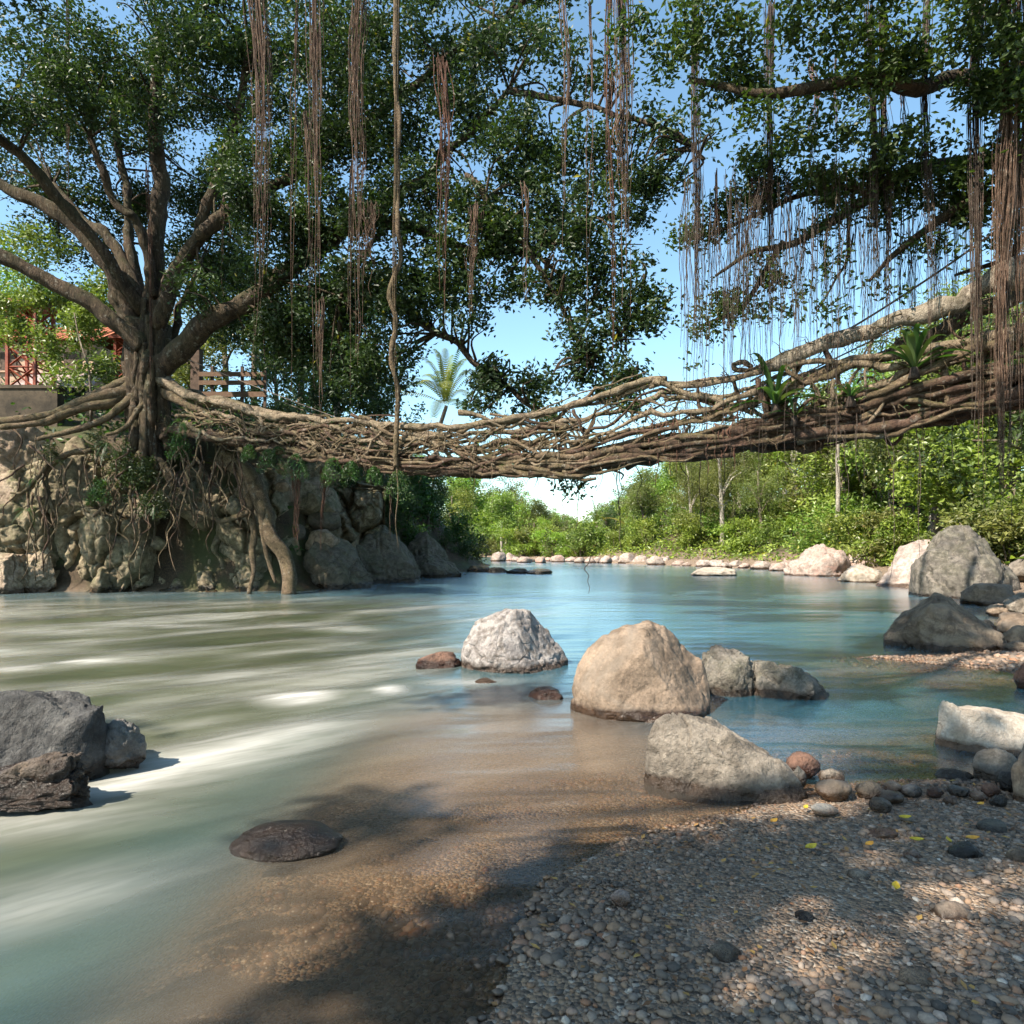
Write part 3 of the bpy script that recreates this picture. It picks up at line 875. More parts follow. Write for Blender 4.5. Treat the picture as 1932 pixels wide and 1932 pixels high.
vz = np.minimum(vf, hcap + 0.15 * (vf - hcap))
cfx = uf + 0.15 * dsp
cfy = 22.25 + lean_ - dsp
jj = np.arange(NVV - 1)[:, None] * NU + np.arange(NU - 1)[None, :]
cf = mesh_obj('cliff_face', np.stack([cfx, cfy, vz + 0.12 * dsp], 1), np.stack([jj, jj + 1, jj + 1 + NU, jj + NU], -1).reshape(-1, 4), M['cliff'])
tag(cf, 'craggy broken rock face of the left bank', 'cliff', kind='structure')

rs = np.random.RandomState(66)
extra = []
for i in range(14):
    x_ = rs.uniform(-20, 560)
    y_ = rs.uniform(855, 1085)
    w_ = rs.uniform(26, 62)
    D_ = 21.95 + 0.0065 * (1090 - y_) + rs.uniform(-0.1, 0.25)
    extra.append((x_, w_, y_, D_))
for i in range(16):
    x_, y_ = rs.uniform(485, 640), rs.uniform(900, 1060)
    extra.append((x_, rs.uniform(40, 80), y_, 23.3 + 0.012 * (1090 - y_) + rs.uniform(0, 0.4) + 0.012 * max(0, x_ - 560)))
extra.sort()
for i, (x_, w_, y_, D_) in enumerate(extra):
    rock('cliff_rock', (x_ - w_ / 2, x_ + w_ / 2, y_ - w_ * rs.uniform(0.4, 0.75), y_ + 8), D_, ['cliff', 'cliffpink', 'slab'][rs.randint(3)],
         'smaller broken stone wedged in the cliff, %s from the left' % ordn[i], 'rock', seed=500 + i, sub=4, cuts=11, rough=0.35, facet=True, lump=0.05, group='small stones in the cliff', sink=0.15, depth=1.0)

# cobbles along the water's edge
G = 'cobbles on the gravel shore'
cob = [(1480, 1546, 1420, 1458, 'red', 'dark red knobbly stone right of the long grey boulder'),
       (1543, 1590, 1450, 1476, 'grey', 'rounded grey brown cobble at the waterline right of the red stone'),
       (1537, 1604, 1466, 1506, 'tan', 'smooth pale tan egg-shaped cobble on the gravel'),
       (1488, 1520, 1445, 1480, 'dark', 'black cobble under the dark red stone'),
       (1614, 1672, 1474, 1502, 'brown', 'dark brown flat cobble on the waterline'),
       (1664, 1700, 1474, 1494, 'grey', 'grey cobble next to the dark brown flat one'),
       (1655, 1705, 1492, 1512, 'tan', 'long pinkish cobble below the dark flat one'),
       (1700, 1740, 1480, 1500, 'dark', 'black cobble in the waterline row, middle of the shore'),
       (1745, 1778, 1484, 1502, 'red', 'red brown cobble in the waterline row'),
       (1790, 1830, 1482, 1500, 'dark', 'black cobble in the waterline row, right of the red brown one'),
       (1852, 1885, 1476, 1500, 'red', 'reddish cobble beneath the round grey stone'),
       (1886, 1925, 1455, 1490, 'slate', 'blue grey cobble between round grey stone and right edge'),
       (1530, 1580, 1518, 1536, 'white', 'flat white stone lying on the gravel'),
       (1640, 1680, 1503, 1530, 'grey', 'grey cobble below the long pinkish one'),
       (1700, 1722, 1535, 1552, 'white', 'small round white pebble in the shore middle'),
       (1705, 1740, 1603, 1622, 'pink', 'lilac oval cobble near the old leaves'),
       (1830, 1862, 1493, 1508, 'tan', 'tan oval cobble on the right gravel'),
       (1868, 1900, 1500, 1520, 'slate', 'slate cobble on the right gravel'),
       (1780, 1805, 1500, 1515, 'pink', 'pale pink pebble on the right gravel'),
       (1845, 1895, 1545, 1575, 'dark', 'dark flat cobble on the lower right gravel'),
       (1790, 1850, 1590, 1625, 'slate', 'wet slate cobble at the lower right'),
       (1900, 1950, 1600, 1640, 'brown', 'brown cobble at the lower right edge'),
       (1640, 1690, 1560, 1580, 'tan', 'tan cobble half buried in the middle gravel'),
       (1600, 1640, 1640, 1665, 'grey', 'grey cobble low in the gravel foreground'),
       (1760, 1830, 1700, 1745, 'tan', 'large tan cobble low in the right foreground'),
       (1500, 1550, 1720, 1750, 'slate', 'slate cobble low in the middle foreground'),
       (1340, 1400, 1780, 1815, 'grey', 'grey cobble at the bottom of the shore'),
       (1690, 1760, 1830, 1875, 'brown', 'brown cobble at the bottom right of the shore'),
       (1150, 1190, 1680, 1705, 'pink', 'pale cobble at the shore edge, lower middle')]
for i, (a, b, c, d, m, l) in enumerate(cob):
    D = (EYE - 0.04) * FPX / (d - HY)
    rock('cobble', (a, b, c, d), D, m, l, 'stone', seed=300 + i, sub=3 if i else 4, cuts=3, rough=0.4, sink=0.3, depth=0.8, group=G)

# loose gravel
def pebble_field(name, n, region, rmin, rmax, seed, label, power=2.5):
    rs = np.random.RandomState(seed)
    x = rs.uniform(region[0], region[1], n * 6)
    y = rs.uniform(region[2], region[3], n * 6)
    d = shore_sd(x, y)
    ok = (d < region[4]) & (d > -region[5]) & (np.abs(x) < 0.80 * y + 0.1) & (rs.rand(len(x)) < np.clip(1.15 - d / region[4], 0, 1))
    patch = fbm(np.stack([x * 1.3, y * 2.0, x * 0], 1), 55, 3)
    ok &= rs.rand(len(x)) < np.clip(0.75 + 0.7 * patch, 0.2, 1)
    x, y = x[ok][:n], y[ok][:n]
    z = ground_z(x, y)
    n = len(x)
    r = rmin + (rmax - rmin) * rs.rand(n) ** power * np.clip(0.85 + 0.9 * fbm(np.stack([x * 0.9 + 7, y * 1.4, x * 0], 1), 58, 2), 0.35, 1.7)
    bV, bF = ico(1)
    m = len(bV)
    sc = np.stack([rs.uniform(0.8, 1.35, n), rs.uniform(0.7, 1.1, n), rs.uniform(0.4, 0.75, n)], 1) * r[:, None]
    jit = 1 + 0.16 * rs.normal(size=(n, m, 1))
    V = bV[None] * jit * sc[:, None, :]
    a = rs.uniform(0, np.pi, n)
    ca, sa = np.cos(a)[:, None], np.sin(a)[:, None]
    X, Y = V[:, :, 0] * ca - V[:, :, 1] * sa, V[:, :, 0] * sa + V[:, :, 1] * ca
    V = np.stack([X + x[:, None], Y + y[:, None], V[:, :, 2] + (z + r * 0.12)[:, None]], -1).reshape(-1, 3)
    F = (bF[None] + (np.arange(n) * m)[:, None, None]).reshape(-1, 3)
    o = mesh_obj(name, V, F, M['gravel'], attrs={'rnd': np.repeat(rs.rand(n), m)})
    tag(o, label, 'gravel', kind='stuff')
pebble_field('gravel', 26000, (-1.6, 4.6, 2.0, 5.6, 1.3, 4.0), 0.004, 0.024, 5, 'loose brown and grey river gravel on the near shore', 3.2)
pebble_field('gravel', 5000, (3.5, 11, 6.6, 10.8, 0.5, 3.0), 0.012, 0.055, 6, 'gravel spit of small stones by the right edge')

# ------------------------------------------------------------------ foliage
def leaves(centres, L, Wd, rs, droop=0.35, upbias=0.5):
    """kite-shaped folded leaves, one quad each"""
    n = len(centres)
    L = np.broadcast_to(L, (n,)) * rs.uniform(0.55, 1.4, n)
    Wd = np.broadcast_to(Wd, (n,)) * rs.uniform(0.75, 1.2, n)
    ax = rs.normal(size=(n, 3))
    ax[:, 2] = ax[:, 2] * 0.6 - droop
    ax /= np.linalg.norm(ax, axis=1)[:, None]
    nn = rs.normal(size=(n, 3))
    nn[:, 2] += upbias * 2
    sd = np.cross(ax, nn)
    sd /= np.linalg.norm(sd, axis=1)[:, None] + 1e-9
    nr = np.cross(sd, ax)
    b = centres - ax * (L / 2)[:, None]
    t = centres + ax * (L / 2)[:, None]
    m = centres - ax * (L * 0.05)[:, None] + nr * (Wd * 0.22)[:, None]
    V = np.stack([b, m + sd * (Wd / 2)[:, None], t, m - sd * (Wd / 2)[:, None]], 1).reshape(-1, 3)
    F = np.arange(n * 4).reshape(-1, 4)
    return V, F

def lobe_points(lobes, n, rs, sub=14, subr=0.34, spray=0.16):
    """clumped points through a set of ellipsoids (centre, radii, weight)"""
    w = np.array([l[2] * (l[1][0] * l[1][2]) for l in lobes])
    cnt = (w / w.sum() * n).astype(int)
    out = []
    for (c, r, _), k in zip(lobes, cnt):
        if k < 8: continue
        c, r = np.asarray(c), np.asarray(r)
        s = max(5, int(sub * rs.uniform(0.8, 1.2)))
        d = rs.normal(size=(s, 3))
        d /= np.linalg.norm(d, axis=1)[:, None]
        sc = c + d * r * (rs.rand(s, 1) ** 0.42) * 0.88
        pick = rs.randint(0, s, k)
        # sprays of some ten leaves on one twig
        ns = max(3, k // 10)
        sp_pick = rs.randint(0, s, ns)
        g = rs.normal(size=(ns, 3))
        g /= np.linalg.norm(g, axis=1)[:, None]
        spc = sc[sp_pick] + g * (rs.rand(ns, 1) ** 0.45) * r * subr
        li = rs.randint(0, ns, k)
        out.append(spc[li] + rs.normal(size=(k, 3)) * spray)
    return np.concatenate(out)

def crown(name, lobes, n, L, Wd, mat, parent, seed, sub=14, subr=0.34, spray=0.16, droop=0.35):
    rs = np.random.RandomState(seed)
    c = lobe_points(lobes, n, rs, sub, subr, spray)
    V, F = leaves(c, L, Wd, rs, droop)
    rn = np.clip(0.5 * rs.rand(len(c)) + 0.5 * (0.5 + 0.5 * fbm(c * 0.8, seed, 2)), 0, 1)
    rn[rs.rand(len(c)) < 0.004] = 1.0
    return mesh_obj(name, V, F, mat, parent, False, {'rnd': np.repeat(rn, 4)})

def LB(px, py, rx, ry, D, w=1.0, rd=None):
    s = D / FPX
    return (P(px, py, D), np.array([rx * s, (rd if rd else 0.5 * (rx + ry) * s), ry * s]), w)

def limb(name, pts, r0, r1, mat, parent, seed=0, sides=10, n=26, rough=0.14, wob=0.0, flute=0.0, power=1.0):
    q = catmull(pts, n)
    if wob:
        q = q + wob * np.stack([vnoise(q * 1.1 + a * 31, seed + a) for a in range(3)], 1) * np.sin(np.linspace(0, np.pi, n))[:, None]
    r = r0 + (r1 - r0) * np.linspace(0, 1, n) ** power
    V, F = tube(q, r, sides, seed, rough, flute)
    return mesh_obj(name, V, F, mat, parent)

# ------------------------------------------------------------------ the big fig tree on the left bank
TD = 23.0
fig_base = P(278, 815, TD)
fig = thing('fig_tree', fig_base, 'huge old fig tree with spreading limbs on the left rocks', 'tree')
px = lambda x, y, D=TD: P(x, y, D)
limb('trunk', [px(280, 880), px(277, 800), px(276, 740), px(278, 690), px(280, 650), px(283, 610)], 0.50, 0.62, M['bark'], fig, 1, 20, 40, 0.2, 0, 0.12)
limb('trunk', [px(262, 800, 23.2), px(258, 740, 23.2), px(252, 690, 23.2), px(255, 640, 23.2), px(262, 610, 23.2)], 0.40, 0.36, M['bark'], fig, 5, 14, 30, 0.2, 0, 0.10)
limb('trunk', [px(300, 840, 22.8), px(296, 770, 22.8), px(300, 715, 22.9), px(308, 672, 23), px(312, 640, 23)], 0.32, 0.34, M['bark'], fig, 6, 14, 30, 0.2, 0, 0.10)
rs = np.random.RandomState(3)
for i in range(22):       # vine-thick strands fused onto the trunk
    x = rs.uniform(248, 312)
    yb_, yt_ = rs.uniform(760, 900), rs.uniform(560, 680)
    k_ = (x - 280) / 32
    pts = [P(x + 14 * k_ * (1 - t) ** 2 - 6 * k_ * t + rs.normal() * 2.0, yb_ + (yt_ - yb_) * t, 22.38 + 0.45 * k_ * k_ + 0.1 * rs.normal() - 0.25 * (1 - t)) for t in np.linspace(0, 1, 7)]
    limb('trunk', pts, rs.uniform(0.06, 0.17), rs.uniform(0.04, 0.12), M['bark'], fig, 400 + i, 8, 26, 0.25, 0.05, 0.08)
LM = [([(268, 655), (225, 612), (150, 560), (70, 520), (0, 486), (-90, 450)], 0.40, 0.24, 22.4, 21.0),
      ([(262, 640), (235, 570), (205, 500), (140, 425), (70, 385), (0, 345), (-70, 300)], 0.46, 0.20, 22.8, 22.0),
      ([(272, 600), (250, 530), (205, 450), (165, 420), (100, 350)], 0.36, 0.16, 23.2, 24.5),
      ([(280, 620), (262, 540), (248, 455), (238, 390), (225, 310), (215, 200)], 0.28, 0.14, 23.3, 25),
      ([(284, 640), (288, 540), (296, 430), (298, 330), (292, 220), (300, 90)], 0.46, 0.22, 22.9, 23),
      ([(290, 560), (272, 460), (248, 410), (205, 345), (170, 260)], 0.24, 0.12, 22.6, 21.5),
      ([(292, 640), (325, 520), (372, 455), (384, 400), (412, 325), (450, 210), (470, 90)], 0.32, 0.14, 22.9, 21.5),
      ([(296, 620), (340, 500), (400, 425), (470, 372), (545, 335), (640, 270), (760, 180)], 0.34, 0.14, 22.6, 20),
      ([(296, 705), (340, 660), (400, 605), (470, 562), (545, 515), (640, 440), (700, 395)], 0.50, 0.24, 22.7, 20.5),
      ([(318, 660), (335, 600), (352, 560), (380, 490)], 0.20, 0.10, 23.4, 24.5),
      ([(640, 440), (690, 388), (740, 420), (800, 440), (880, 465), (1000, 470), (1100, 440)], 0.22, 0.10, 20.5, 18.5),
      ([(740, 420), (690, 470), (640, 560)], 0.12, 0.05, 20.2, 20),
      ([(700, 395), (800, 330), (880, 260), (960, 170)], 0.22, 0.10, 20.5, 19),
      ([(700, 520), (800, 612), (870, 660), (940, 712), (1000, 765), (1060, 800)], 0.16, 0.06, 20.5, 19.0),
      ([(880, 330), (905, 350), (930, 400), (1010, 480), (1050, 560), (1090, 640), (1115, 690)], 0.13, 0.05, 18.8, 17.5),
      ([(1000, 470), (1080, 540), (1140, 590), (1220, 600)], 0.08, 0.03, 18.5, 17.8),
      ([(960, 170), (1100, 200), (1250, 240), (1330, 300)], 0.13, 0.05, 19, 17),
      ([(760, 180), (860, 100), (960, 20), (1040, -60)], 0.16, 0.08, 20, 19),
      ([(1160, 600), (1180, 660), (1200, 700)], 0.04, 0.02, 17.6, 17.2),
      ([(270, 590), (120, 380), (-120, 180), (-330, 110), (-560, 60)], 0.28, 0.08, 22.6, 15.5)]
for i, (pp, r0, r1, D0, D1) in enumerate(LM):
    k = len(pp)
    pts = [P(x, y, D0 + (D1 - D0) * j / (k - 1)) for j, (x, y) in enumerate(pp)]
    limb('limb', pts, r0 * 0.72, r1 * 0.78, M['bark'], fig, 20 + i, 12, 44, 0.26, 0.16, 0.09)
# long lower roots over the rocks
RT = [([(282, 712), (255, 726), (215, 742), (150, 762), (90, 782), (30, 795), (-30, 800)], 0.26, 0.14, 23.0, 21.6, 'root'),
      ([(280, 722), (248, 738), (205, 760), (160, 768), (100, 795), (60, 800), (0, 806)], 0.20, 0.09, 23.0, 21.4, 'root'),
      ([(282, 730), (258, 747), (220, 775), (170, 800), (120, 815), (70, 830)], 0.17, 0.07, 22.9, 21.3, 'root'),
      ([(282, 700), (250, 716), (235, 722), (200, 735), (165, 748)], 0.22, 0.10, 22.9, 22.6, 'root'),
      ([(284, 750), (262, 775), (248, 800), (225, 815), (200, 820)], 0.10, 0.05, 22.2, 21.6, 'root'),
      ([(278, 690), (300, 712), (335, 735), (370, 752), (420, 762), (480, 775), (560, 790)], 0.24, 0.15, 23.1, 20.9, 'rootgrey'),
      ([(280, 715), (306, 738), (350, 762), (420, 790), (500, 805), (600, 815)], 0.20, 0.09, 23.0, 20.6, 'root'),
      ([(420, 865), (450, 880), (480, 910), (502, 960), (515, 1005), (535, 1045), (545, 1090), (545, 1125)], 0.30, 0.22, 22.2, 21.4, 'root'),
      ([(455, 895), (472, 940), (476, 985), (472, 1030), (478, 1080), (470, 1122)], 0.15, 0.07, 21.9, 21.5, 'root'),
      ([(495, 960), (498, 1010), (505, 1050), (520, 1100)], 0.10, 0.05, 21.6, 21.4, 'root'),
      ([(470, 965), (445, 978), (420, 985), (395, 975), (370, 965)], 0.11, 0.05, 21.6, 21.5, 'root'),
      ([(290, 860), (315, 890), (330, 920), (350, 935)], 0.16, 0.07, 22.2, 21.9, 'root'),
      ([(270, 850), (240, 880), (220, 915), (200, 950), (175, 975)], 0.12, 0.05, 22.1, 21.5, 'root'),
      ([(175, 850), (130, 855), (95, 880), (85, 910), (95, 945), (108, 975)], 0.10, 0.04, 22.0, 21.4, 'root'),
      ([(90, 875), (70, 900), (45, 925), (20, 930)], 0.08, 0.03, 21.6, 21.4, 'root')]
for i, (pp, r0, r1, D0, D1, m) in enumerate(RT):
    k = len(pp)
    pts = [P(x, y, D0 + (D1 - D0) * j / (k - 1)) for j, (x, y) in enumerate(pp)]
    limb('root', pts, r0, r1, M[m], fig, 60 + i, 9, 34, 0.22, 0.10, 0.06)
# the tangle of thin roots clinging to rock and bank
rs = np.random.RandomState(12)
for i in range(70):
    a = rs.rand()
    if a < 0.45:
        x, y = rs.uniform(300, 470), rs.uniform(800, 900)
    elif a < 0.75:
        x, y = rs.uniform(190, 320), rs.uniform(820, 960)
    else:
        x, y = rs.uniform(30, 200), rs.uniform(800, 930)
    ln = rs.uniform(50, 150)
    dx = rs.normal() * 22
    D0 = rs.uniform(21.3, 22.3)
    pts = [P(x + dx * t + rs.normal() * 4, y + ln * t, D0 - 0.5 * t + rs.normal() * 0.08) for t in np.linspace(0, 1, 6)]
    limb('root', pts, rs.uniform(0.014, 0.042), 0.010, M['root' if rs.rand() < 0.7 else 'deck'], fig, 200 + i, 6, 16, 0.2, 0.05)

for i in range(26):       # long roots hugging the rock down to the water
    x0_ = [90, 105, 215, 228, 330, 345, 470, 60, 250, 400][i % 10] + rs.normal() * 12
    y0_ = rs.uniform(860, 950)
    y1_ = y0_ + rs.uniform(70, 190)
    pts = [P(x0_ + rs.normal() * 5 + 10 * math.sin(t * 3 + i), y0_ + (min(y1_, 1112) - y0_) * t, 21.75 - 0.3 * math.sin(t * 2.5) + rs.normal() * 0.05) for t in np.linspace(0, 1, 8)]
    limb('root', pts, rs.uniform(0.02, 0.06), 0.012, M['root' if i % 3 else 'deck'], fig, 330 + i, 6, 22, 0.2, 0.04)

figL = [LB(120, 385, 150, 60, 26, 0.5), LB(40, 300, 150, 80, 25, 0.6), LB(180, 230, 170, 90, 25.5, 0.9), LB(330, 380, 90, 90, 26.5, 0.8), LB(170, 470, 80, 50, 26.5, 0.4),
        LB(240, 420, 60, 60, 27, 0.5), LB(400, 500, 90, 70, 26, 1.0), LB(420, 600, 80, 60, 26.5, 0.7), LB(390, 370, 90, 70, 26.5, 0.8),
        LB(360, 545, 60, 45, 21.6, 0.7), LB(450, 470, 70, 70, 23, 0.8),
        LB(500, 420, 110, 100, 20.5, 1.1), LB(560, 530, 110, 110, 21, 1.2), LB(600, 400, 120, 90, 20.5, 1.1), LB(540, 650, 90, 80, 22, 1.0),
        LB(620, 640, 100, 90, 21.5, 1.1), LB(700, 560, 110, 100, 20.5, 1.2), LB(690, 690, 100, 80, 21, 1.1), LB(720, 420, 110, 90, 20, 0.9),
        LB(790, 540, 100, 80, 19.5, 1.15), LB(745, 665, 50, 60, 20, 1.0), LB(640, 760, 110, 40, 23, 0.9), LB(820, 370, 110, 70, 19.5, 0.75), LB(880, 470, 100, 70, 19, 1.1),
        LB(890, 560, 75, 60, 19, 1.1), LB(920, 390, 110, 75, 19, 0.8), LB(870, 615, 60, 25, 19, 0.6), LB(980, 450, 90, 60, 18.5, 1.0), LB(1000, 530, 70, 55, 18.5, 1.0),
        LB(1040, 380, 100, 65, 18.5, 0.95), LB(1090, 470, 100, 65, 18, 1.0), LB(1090, 560, 70, 55, 18, 1.0), LB(1180, 380, 85, 60, 18, 0.95),
        LB(1160, 480, 70, 45, 17.8, 0.7), LB(1215, 565, 55, 50, 17.5, 1.3), LB(1180, 610, 85, 40, 17.5, 1.0), LB(1090, 640, 55, 50, 17.5, 0.9),
        LB(1075, 710, 50, 40, 17.5, 0.8), LB(1160, 715, 75, 45, 17.2, 1.1), LB(1130, 660, 50, 40, 17.5, 0.7), LB(960, 735, 95, 50, 19.5, 1.2),
        LB(925, 705, 45, 35, 19.5, 0.9), LB(900, 775, 35, 22, 20, 0.6), LB(1190, 770, 50, 22, 16.9, 0.6), LB(1075, 920, 45, 18, 17.0, 0.6), LB(1030, 800, 60, 25, 19, 0.8),
        LB(1240, 340, 60, 40, 17.5, 0.8),
        # higher crown
        LB(330, 200, 170, 120, 22.5, 0.85), LB(520, 260, 150, 110, 21, 1.0), LB(680, 250, 150, 110, 20.5, 1.0), LB(840, 230, 150, 100, 19.5, 0.9), LB(1000, 260, 140, 90, 18.8, 0.9),
        LB(1150, 270, 120, 70, 18, 0.9), LB(1290, 260, 80, 50, 17.2, 0.5), LB(430, 90, 180, 110, 21.5, 0.9), LB(640, 100, 170, 110, 20.5, 0.9), LB(830, 80, 150, 100, 19.5, 0.8),
        LB(990, 110, 130, 80, 19, 0.7), LB(150, 90, 170, 110, 22.5, 0.8), LB(700, -40, 220, 90, 20.5, 0.8), LB(400, -40, 220, 90, 21.5, 0.8), LB(1120, 130, 90, 60, 18.2, 0.5),
        LB(-80, 200, 130, 110, 26, 0.7), LB(980, -30, 150, 60, 19.5, 0.6)]
# unseen boughs added beyond the left edge of the picture to shade the cliff
figL += [(np.array(c_, float), np.array(r_, float), w_) for c_, r_, w_ in [((-17.5, 15.8, 13.2), (2.0, 1.7, 1.1), 0.6), ((-14.8, 14.2, 13.8), (1.9, 1.6, 1.0), 0.6), ((-19.8, 18.0, 13.6), (1.7, 1.5, 1.0), 0.45), ((-12.5, 16.5, 15.5), (1.8, 1.6, 1.0), 0.6), ((-16.2, 18.2, 15.0), (1.9, 1.6, 1.0), 1.2), ((-14.6, 19.2, 13.8), (1.6, 1.4, 0.9), 1.2), ((-13.0, 20.2, 15.0), (1.6, 1.4, 0.9), 1.2), ((-21.5, 15.5, 13.0), (1.5, 1.3, 0.9), 0.4)]]
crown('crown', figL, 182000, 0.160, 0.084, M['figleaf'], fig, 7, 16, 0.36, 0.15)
litL = [LB(35, 620, 40, 40, 25.2, 0.8), LB(100, 655, 45, 40, 24.2, 0.9), LB(130, 715, 45, 25, 23.6, 0.8), LB(10, 560, 50, 30, 25, 0.7), LB(60, 470, 90, 50, 25.5, 0.8), LB(90, 560, 80, 50, 26, 0.9), LB(150, 610, 60, 55, 24.5, 1.0), LB(20, 610, 50, 30, 26, 0.6), LB(185, 680, 45, 40, 23.2, 0.9),
        LB(190, 560, 60, 50, 25, 0.8), LB(445, 560, 60, 40, 26, 0.5)]

# twigs inside the crown, running from limb ends to the leaf masses
rs = np.random.RandomState(77)
tw = MB()
limb_pts = []
for pp, r0, r1, D0, D1 in LM:
    k = len(pp)
    limb_pts += list(catmull([P(x, y, D0 + (D1 - D0) * j / (k - 1)) for j, (x, y) in enumerate(pp)], 24)[6:])
limb_pts = np.array(limb_pts)
for c, r, w in figL:
    for q in range(7):
        d = rs.normal(size=3); d /= np.linalg.norm(d)
        e = c + d * r * 0.8
        a = limb_pts[np.argmin(np.linalg.norm(limb_pts - e, axis=1))]
        if np.linalg.norm(a - e) > 3.2: continue
        m = (a + e) / 2 + rs.normal(size=3) * 0.2 + np.array([0, 0, 0.15])
        V, F = tube(catmull([a, m, e], 9), np.linspace(0.045, 0.012, 9), 5, q, 0)
        tw.add(V, F)
tw.build('twigs', M['bark'], fig)['kind'] = 'stuff'

# ------------------------------------------------------------------ the fig tree of the right bank (trunk beyond the frame)
figr = thing('fig_tree', (12.5, 12.0, 1.0), 'fig tree of the right bank with hanging roots before blue sky', 'tree')
limb('trunk', [(12.6, 12.2, 0.6), (12.4, 12.1, 3), (12.3, 12, 6), (12.2, 12, 10), (11.6, 11.5, 14)], 0.8, 0.45, M['bark'], figr, 2, 18, 34, 0.2, 0, 0.12)
RL = [([(12.2, 12, 9.5), P(1900, 300, 13), P(1720, 320, 13.2), P(1620, 380, 13.3), P(1520, 440, 13.4), P(1440, 470, 13.5), P(1350, 520, 13.6)], 0.18, 0.025),
      ([P(1480, 455, 13.4), P(1430, 540, 13.8), P(1390, 590, 14), P(1330, 610, 14.2)], 0.07, 0.02),
      ([P(1640, 365, 13.3), P(1560, 350, 13.5), P(1450, 400, 14), P(1330, 440, 14.5), P(1280, 450, 14.8)], 0.07, 0.02),
      ([P(1600, 400, 13.3), P(1595, 470, 13.2), P(1570, 540, 13.1), P(1540, 590, 13.1)], 0.035, 0.015),
      ([(12.2, 12, 10.5), P(1850, 150, 12.5), P(1650, 160, 12), P(1450, 180, 12), P(1300, 150, 12.5)], 0.18, 0.05),
      ([(12.2, 12, 12), (9, 9.5, 14), (4, 6, 13.5), (-1, 3.5, 12.5), (-4.5, 1.5, 11), (-7.5, 1.8, 11)], 0.22, 0.04),
      ([(12.2, 12, 10), P(1932, 330, 12.5), P(1800, 400, 12.8), P(1700, 470, 13), P(1640, 530, 13)], 0.14, 0.03),
      ([(11.6, 11.5, 13), (7, 7, 14), (2, 2, 12), (-3, -1, 10.5), (-8, -2, 10.2)], 0.22, 0.05),
      ([(12, 12, 8), P(1960, 430, 13), P(1900, 480, 13.5), P(1800, 520, 14)], 0.12, 0.03)]
for i, (pts, r0, r1) in enumerate(RL):
    limb('limb', pts, r0, r1, M['bark'], figr, 120 + i, 9, 30, 0.15, 0.15)
rL = [LB(1310, 450, 60, 40, 14.5, 0.5), LB(1370, 415, 70, 35, 14.3, 0.45), LB(1420, 380, 70, 35, 14, 0.55), LB(1400, 560, 70, 50, 14, 0.55), LB(1340, 610, 50, 40, 14.2, 0.5),
      LB(1440, 510, 60, 40, 13.7, 0.5), LB(1470, 580, 50, 35, 13.7, 0.35), LB(1500, 355, 110, 35, 13.6, 1.0), LB(1440, 330, 60, 40, 13.8, 0.9), LB(1600, 350, 80, 40, 13.4, 0.7),
      LB(1560, 420, 60, 30, 13.4, 0.5), LB(1570, 500, 40, 35, 13.2, 0.35), LB(1555, 590, 45, 28, 13.1, 0.35), LB(1690, 385, 100, 40, 13.2, 0.6), LB(1760, 345, 110, 40, 13, 0.9),
      LB(1850, 360, 100, 60, 12.8, 1.0), LB(1720, 470, 70, 30, 13, 0.4), LB(1690, 540, 50, 25, 13, 0.25), LB(1900, 420, 60, 60, 13.6, 0.8), LB(1650, 330, 60, 30, 13.2, 0.8),
      LB(1310, 690, 20, 12, 14.3, 0.3), LB(1960, 330, 90, 90, 12.5, 0.9),
      LB(1480, 250, 130, 50, 12.5, 0.5), LB(1700, 250, 150, 50, 12.2, 0.6), LB(1880, 230, 130, 80, 12, 0.9), LB(1380, 160, 120, 60, 12.3, 0.6), LB(1600, 130, 150, 70, 12, 0.7),
      LB(1800, 90, 150, 90, 11.5, 0.8), LB(1350, 40, 140, 60, 12, 0.6), LB(1560, 0, 160, 70, 11.5, 0.7), LB(1230, 90, 90, 60, 12.5, 0.45), LB(1900, -30, 150, 90, 11, 0.7)]
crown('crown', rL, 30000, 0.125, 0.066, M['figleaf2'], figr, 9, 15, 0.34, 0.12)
# unseen boughs added above the near river to dapple it with shade
def OL(x, y, z, rx, ry, rz, w=1.0):
    return (np.array([x, y, z], float), np.array([rx, ry, rz], float), w)
ov = [OL(-6.5, -4.5, 10, 1.5, 1.1, 0.8), OL(-4.0, -3.6, 10, 1.3, 1.0, 0.8), OL(-9.5, -4.0, 10.4, 1.6, 1.2, 0.8), OL(-4.2, -2.0, 10, 1.2, 0.9, 0.8), OL(-4.5, -0.5, 10, 1.8, 1.5, 0.9), OL(-4.8, 3.4, 11, 1.5, 1.2, 0.9), 
      OL(-2.5, 4.2, 12, 1.8, 1.5, 0.9), OL(-0.5, 2.0, 11, 1.6, 1.3, 0.9), OL(-5, 7.2, 13.5, 1.8, 1.4, 0.9), OL(-12.6, -0.5, 10.5, 1.5, 1.2, 0.9),
      OL(0.5, 5.5, 13, 1.8, 1.4, 0.9), OL(3, 3.5, 12, 1.7, 1.4, 0.9), OL(-3.0, -2.6, 10, 1.6, 1.2, 0.8), OL(5, 7, 13.5, 1.8, 1.5, 0.9)]
rso = np.random.RandomState(14)
for k_ in range(20):
    ov.append(OL(rso.uniform(-9, -1.5), rso.uniform(-4.5, 2.5), rso.uniform(9.6, 11.5), 0.7, 0.55, 0.45, 0.7))
ov += [OL(-3.0, -1.3, 10, 0.9, 0.7, 0.6)]
def falls_on(c_, tx, ty, tol):
    k_ = (c_[2] - 0.3) / SUN_DIR.z
    return math.hypot(c_[0] - SUN_DIR.x * k_ - tx, c_[1] - SUN_DIR.y * k_ - ty) < tol
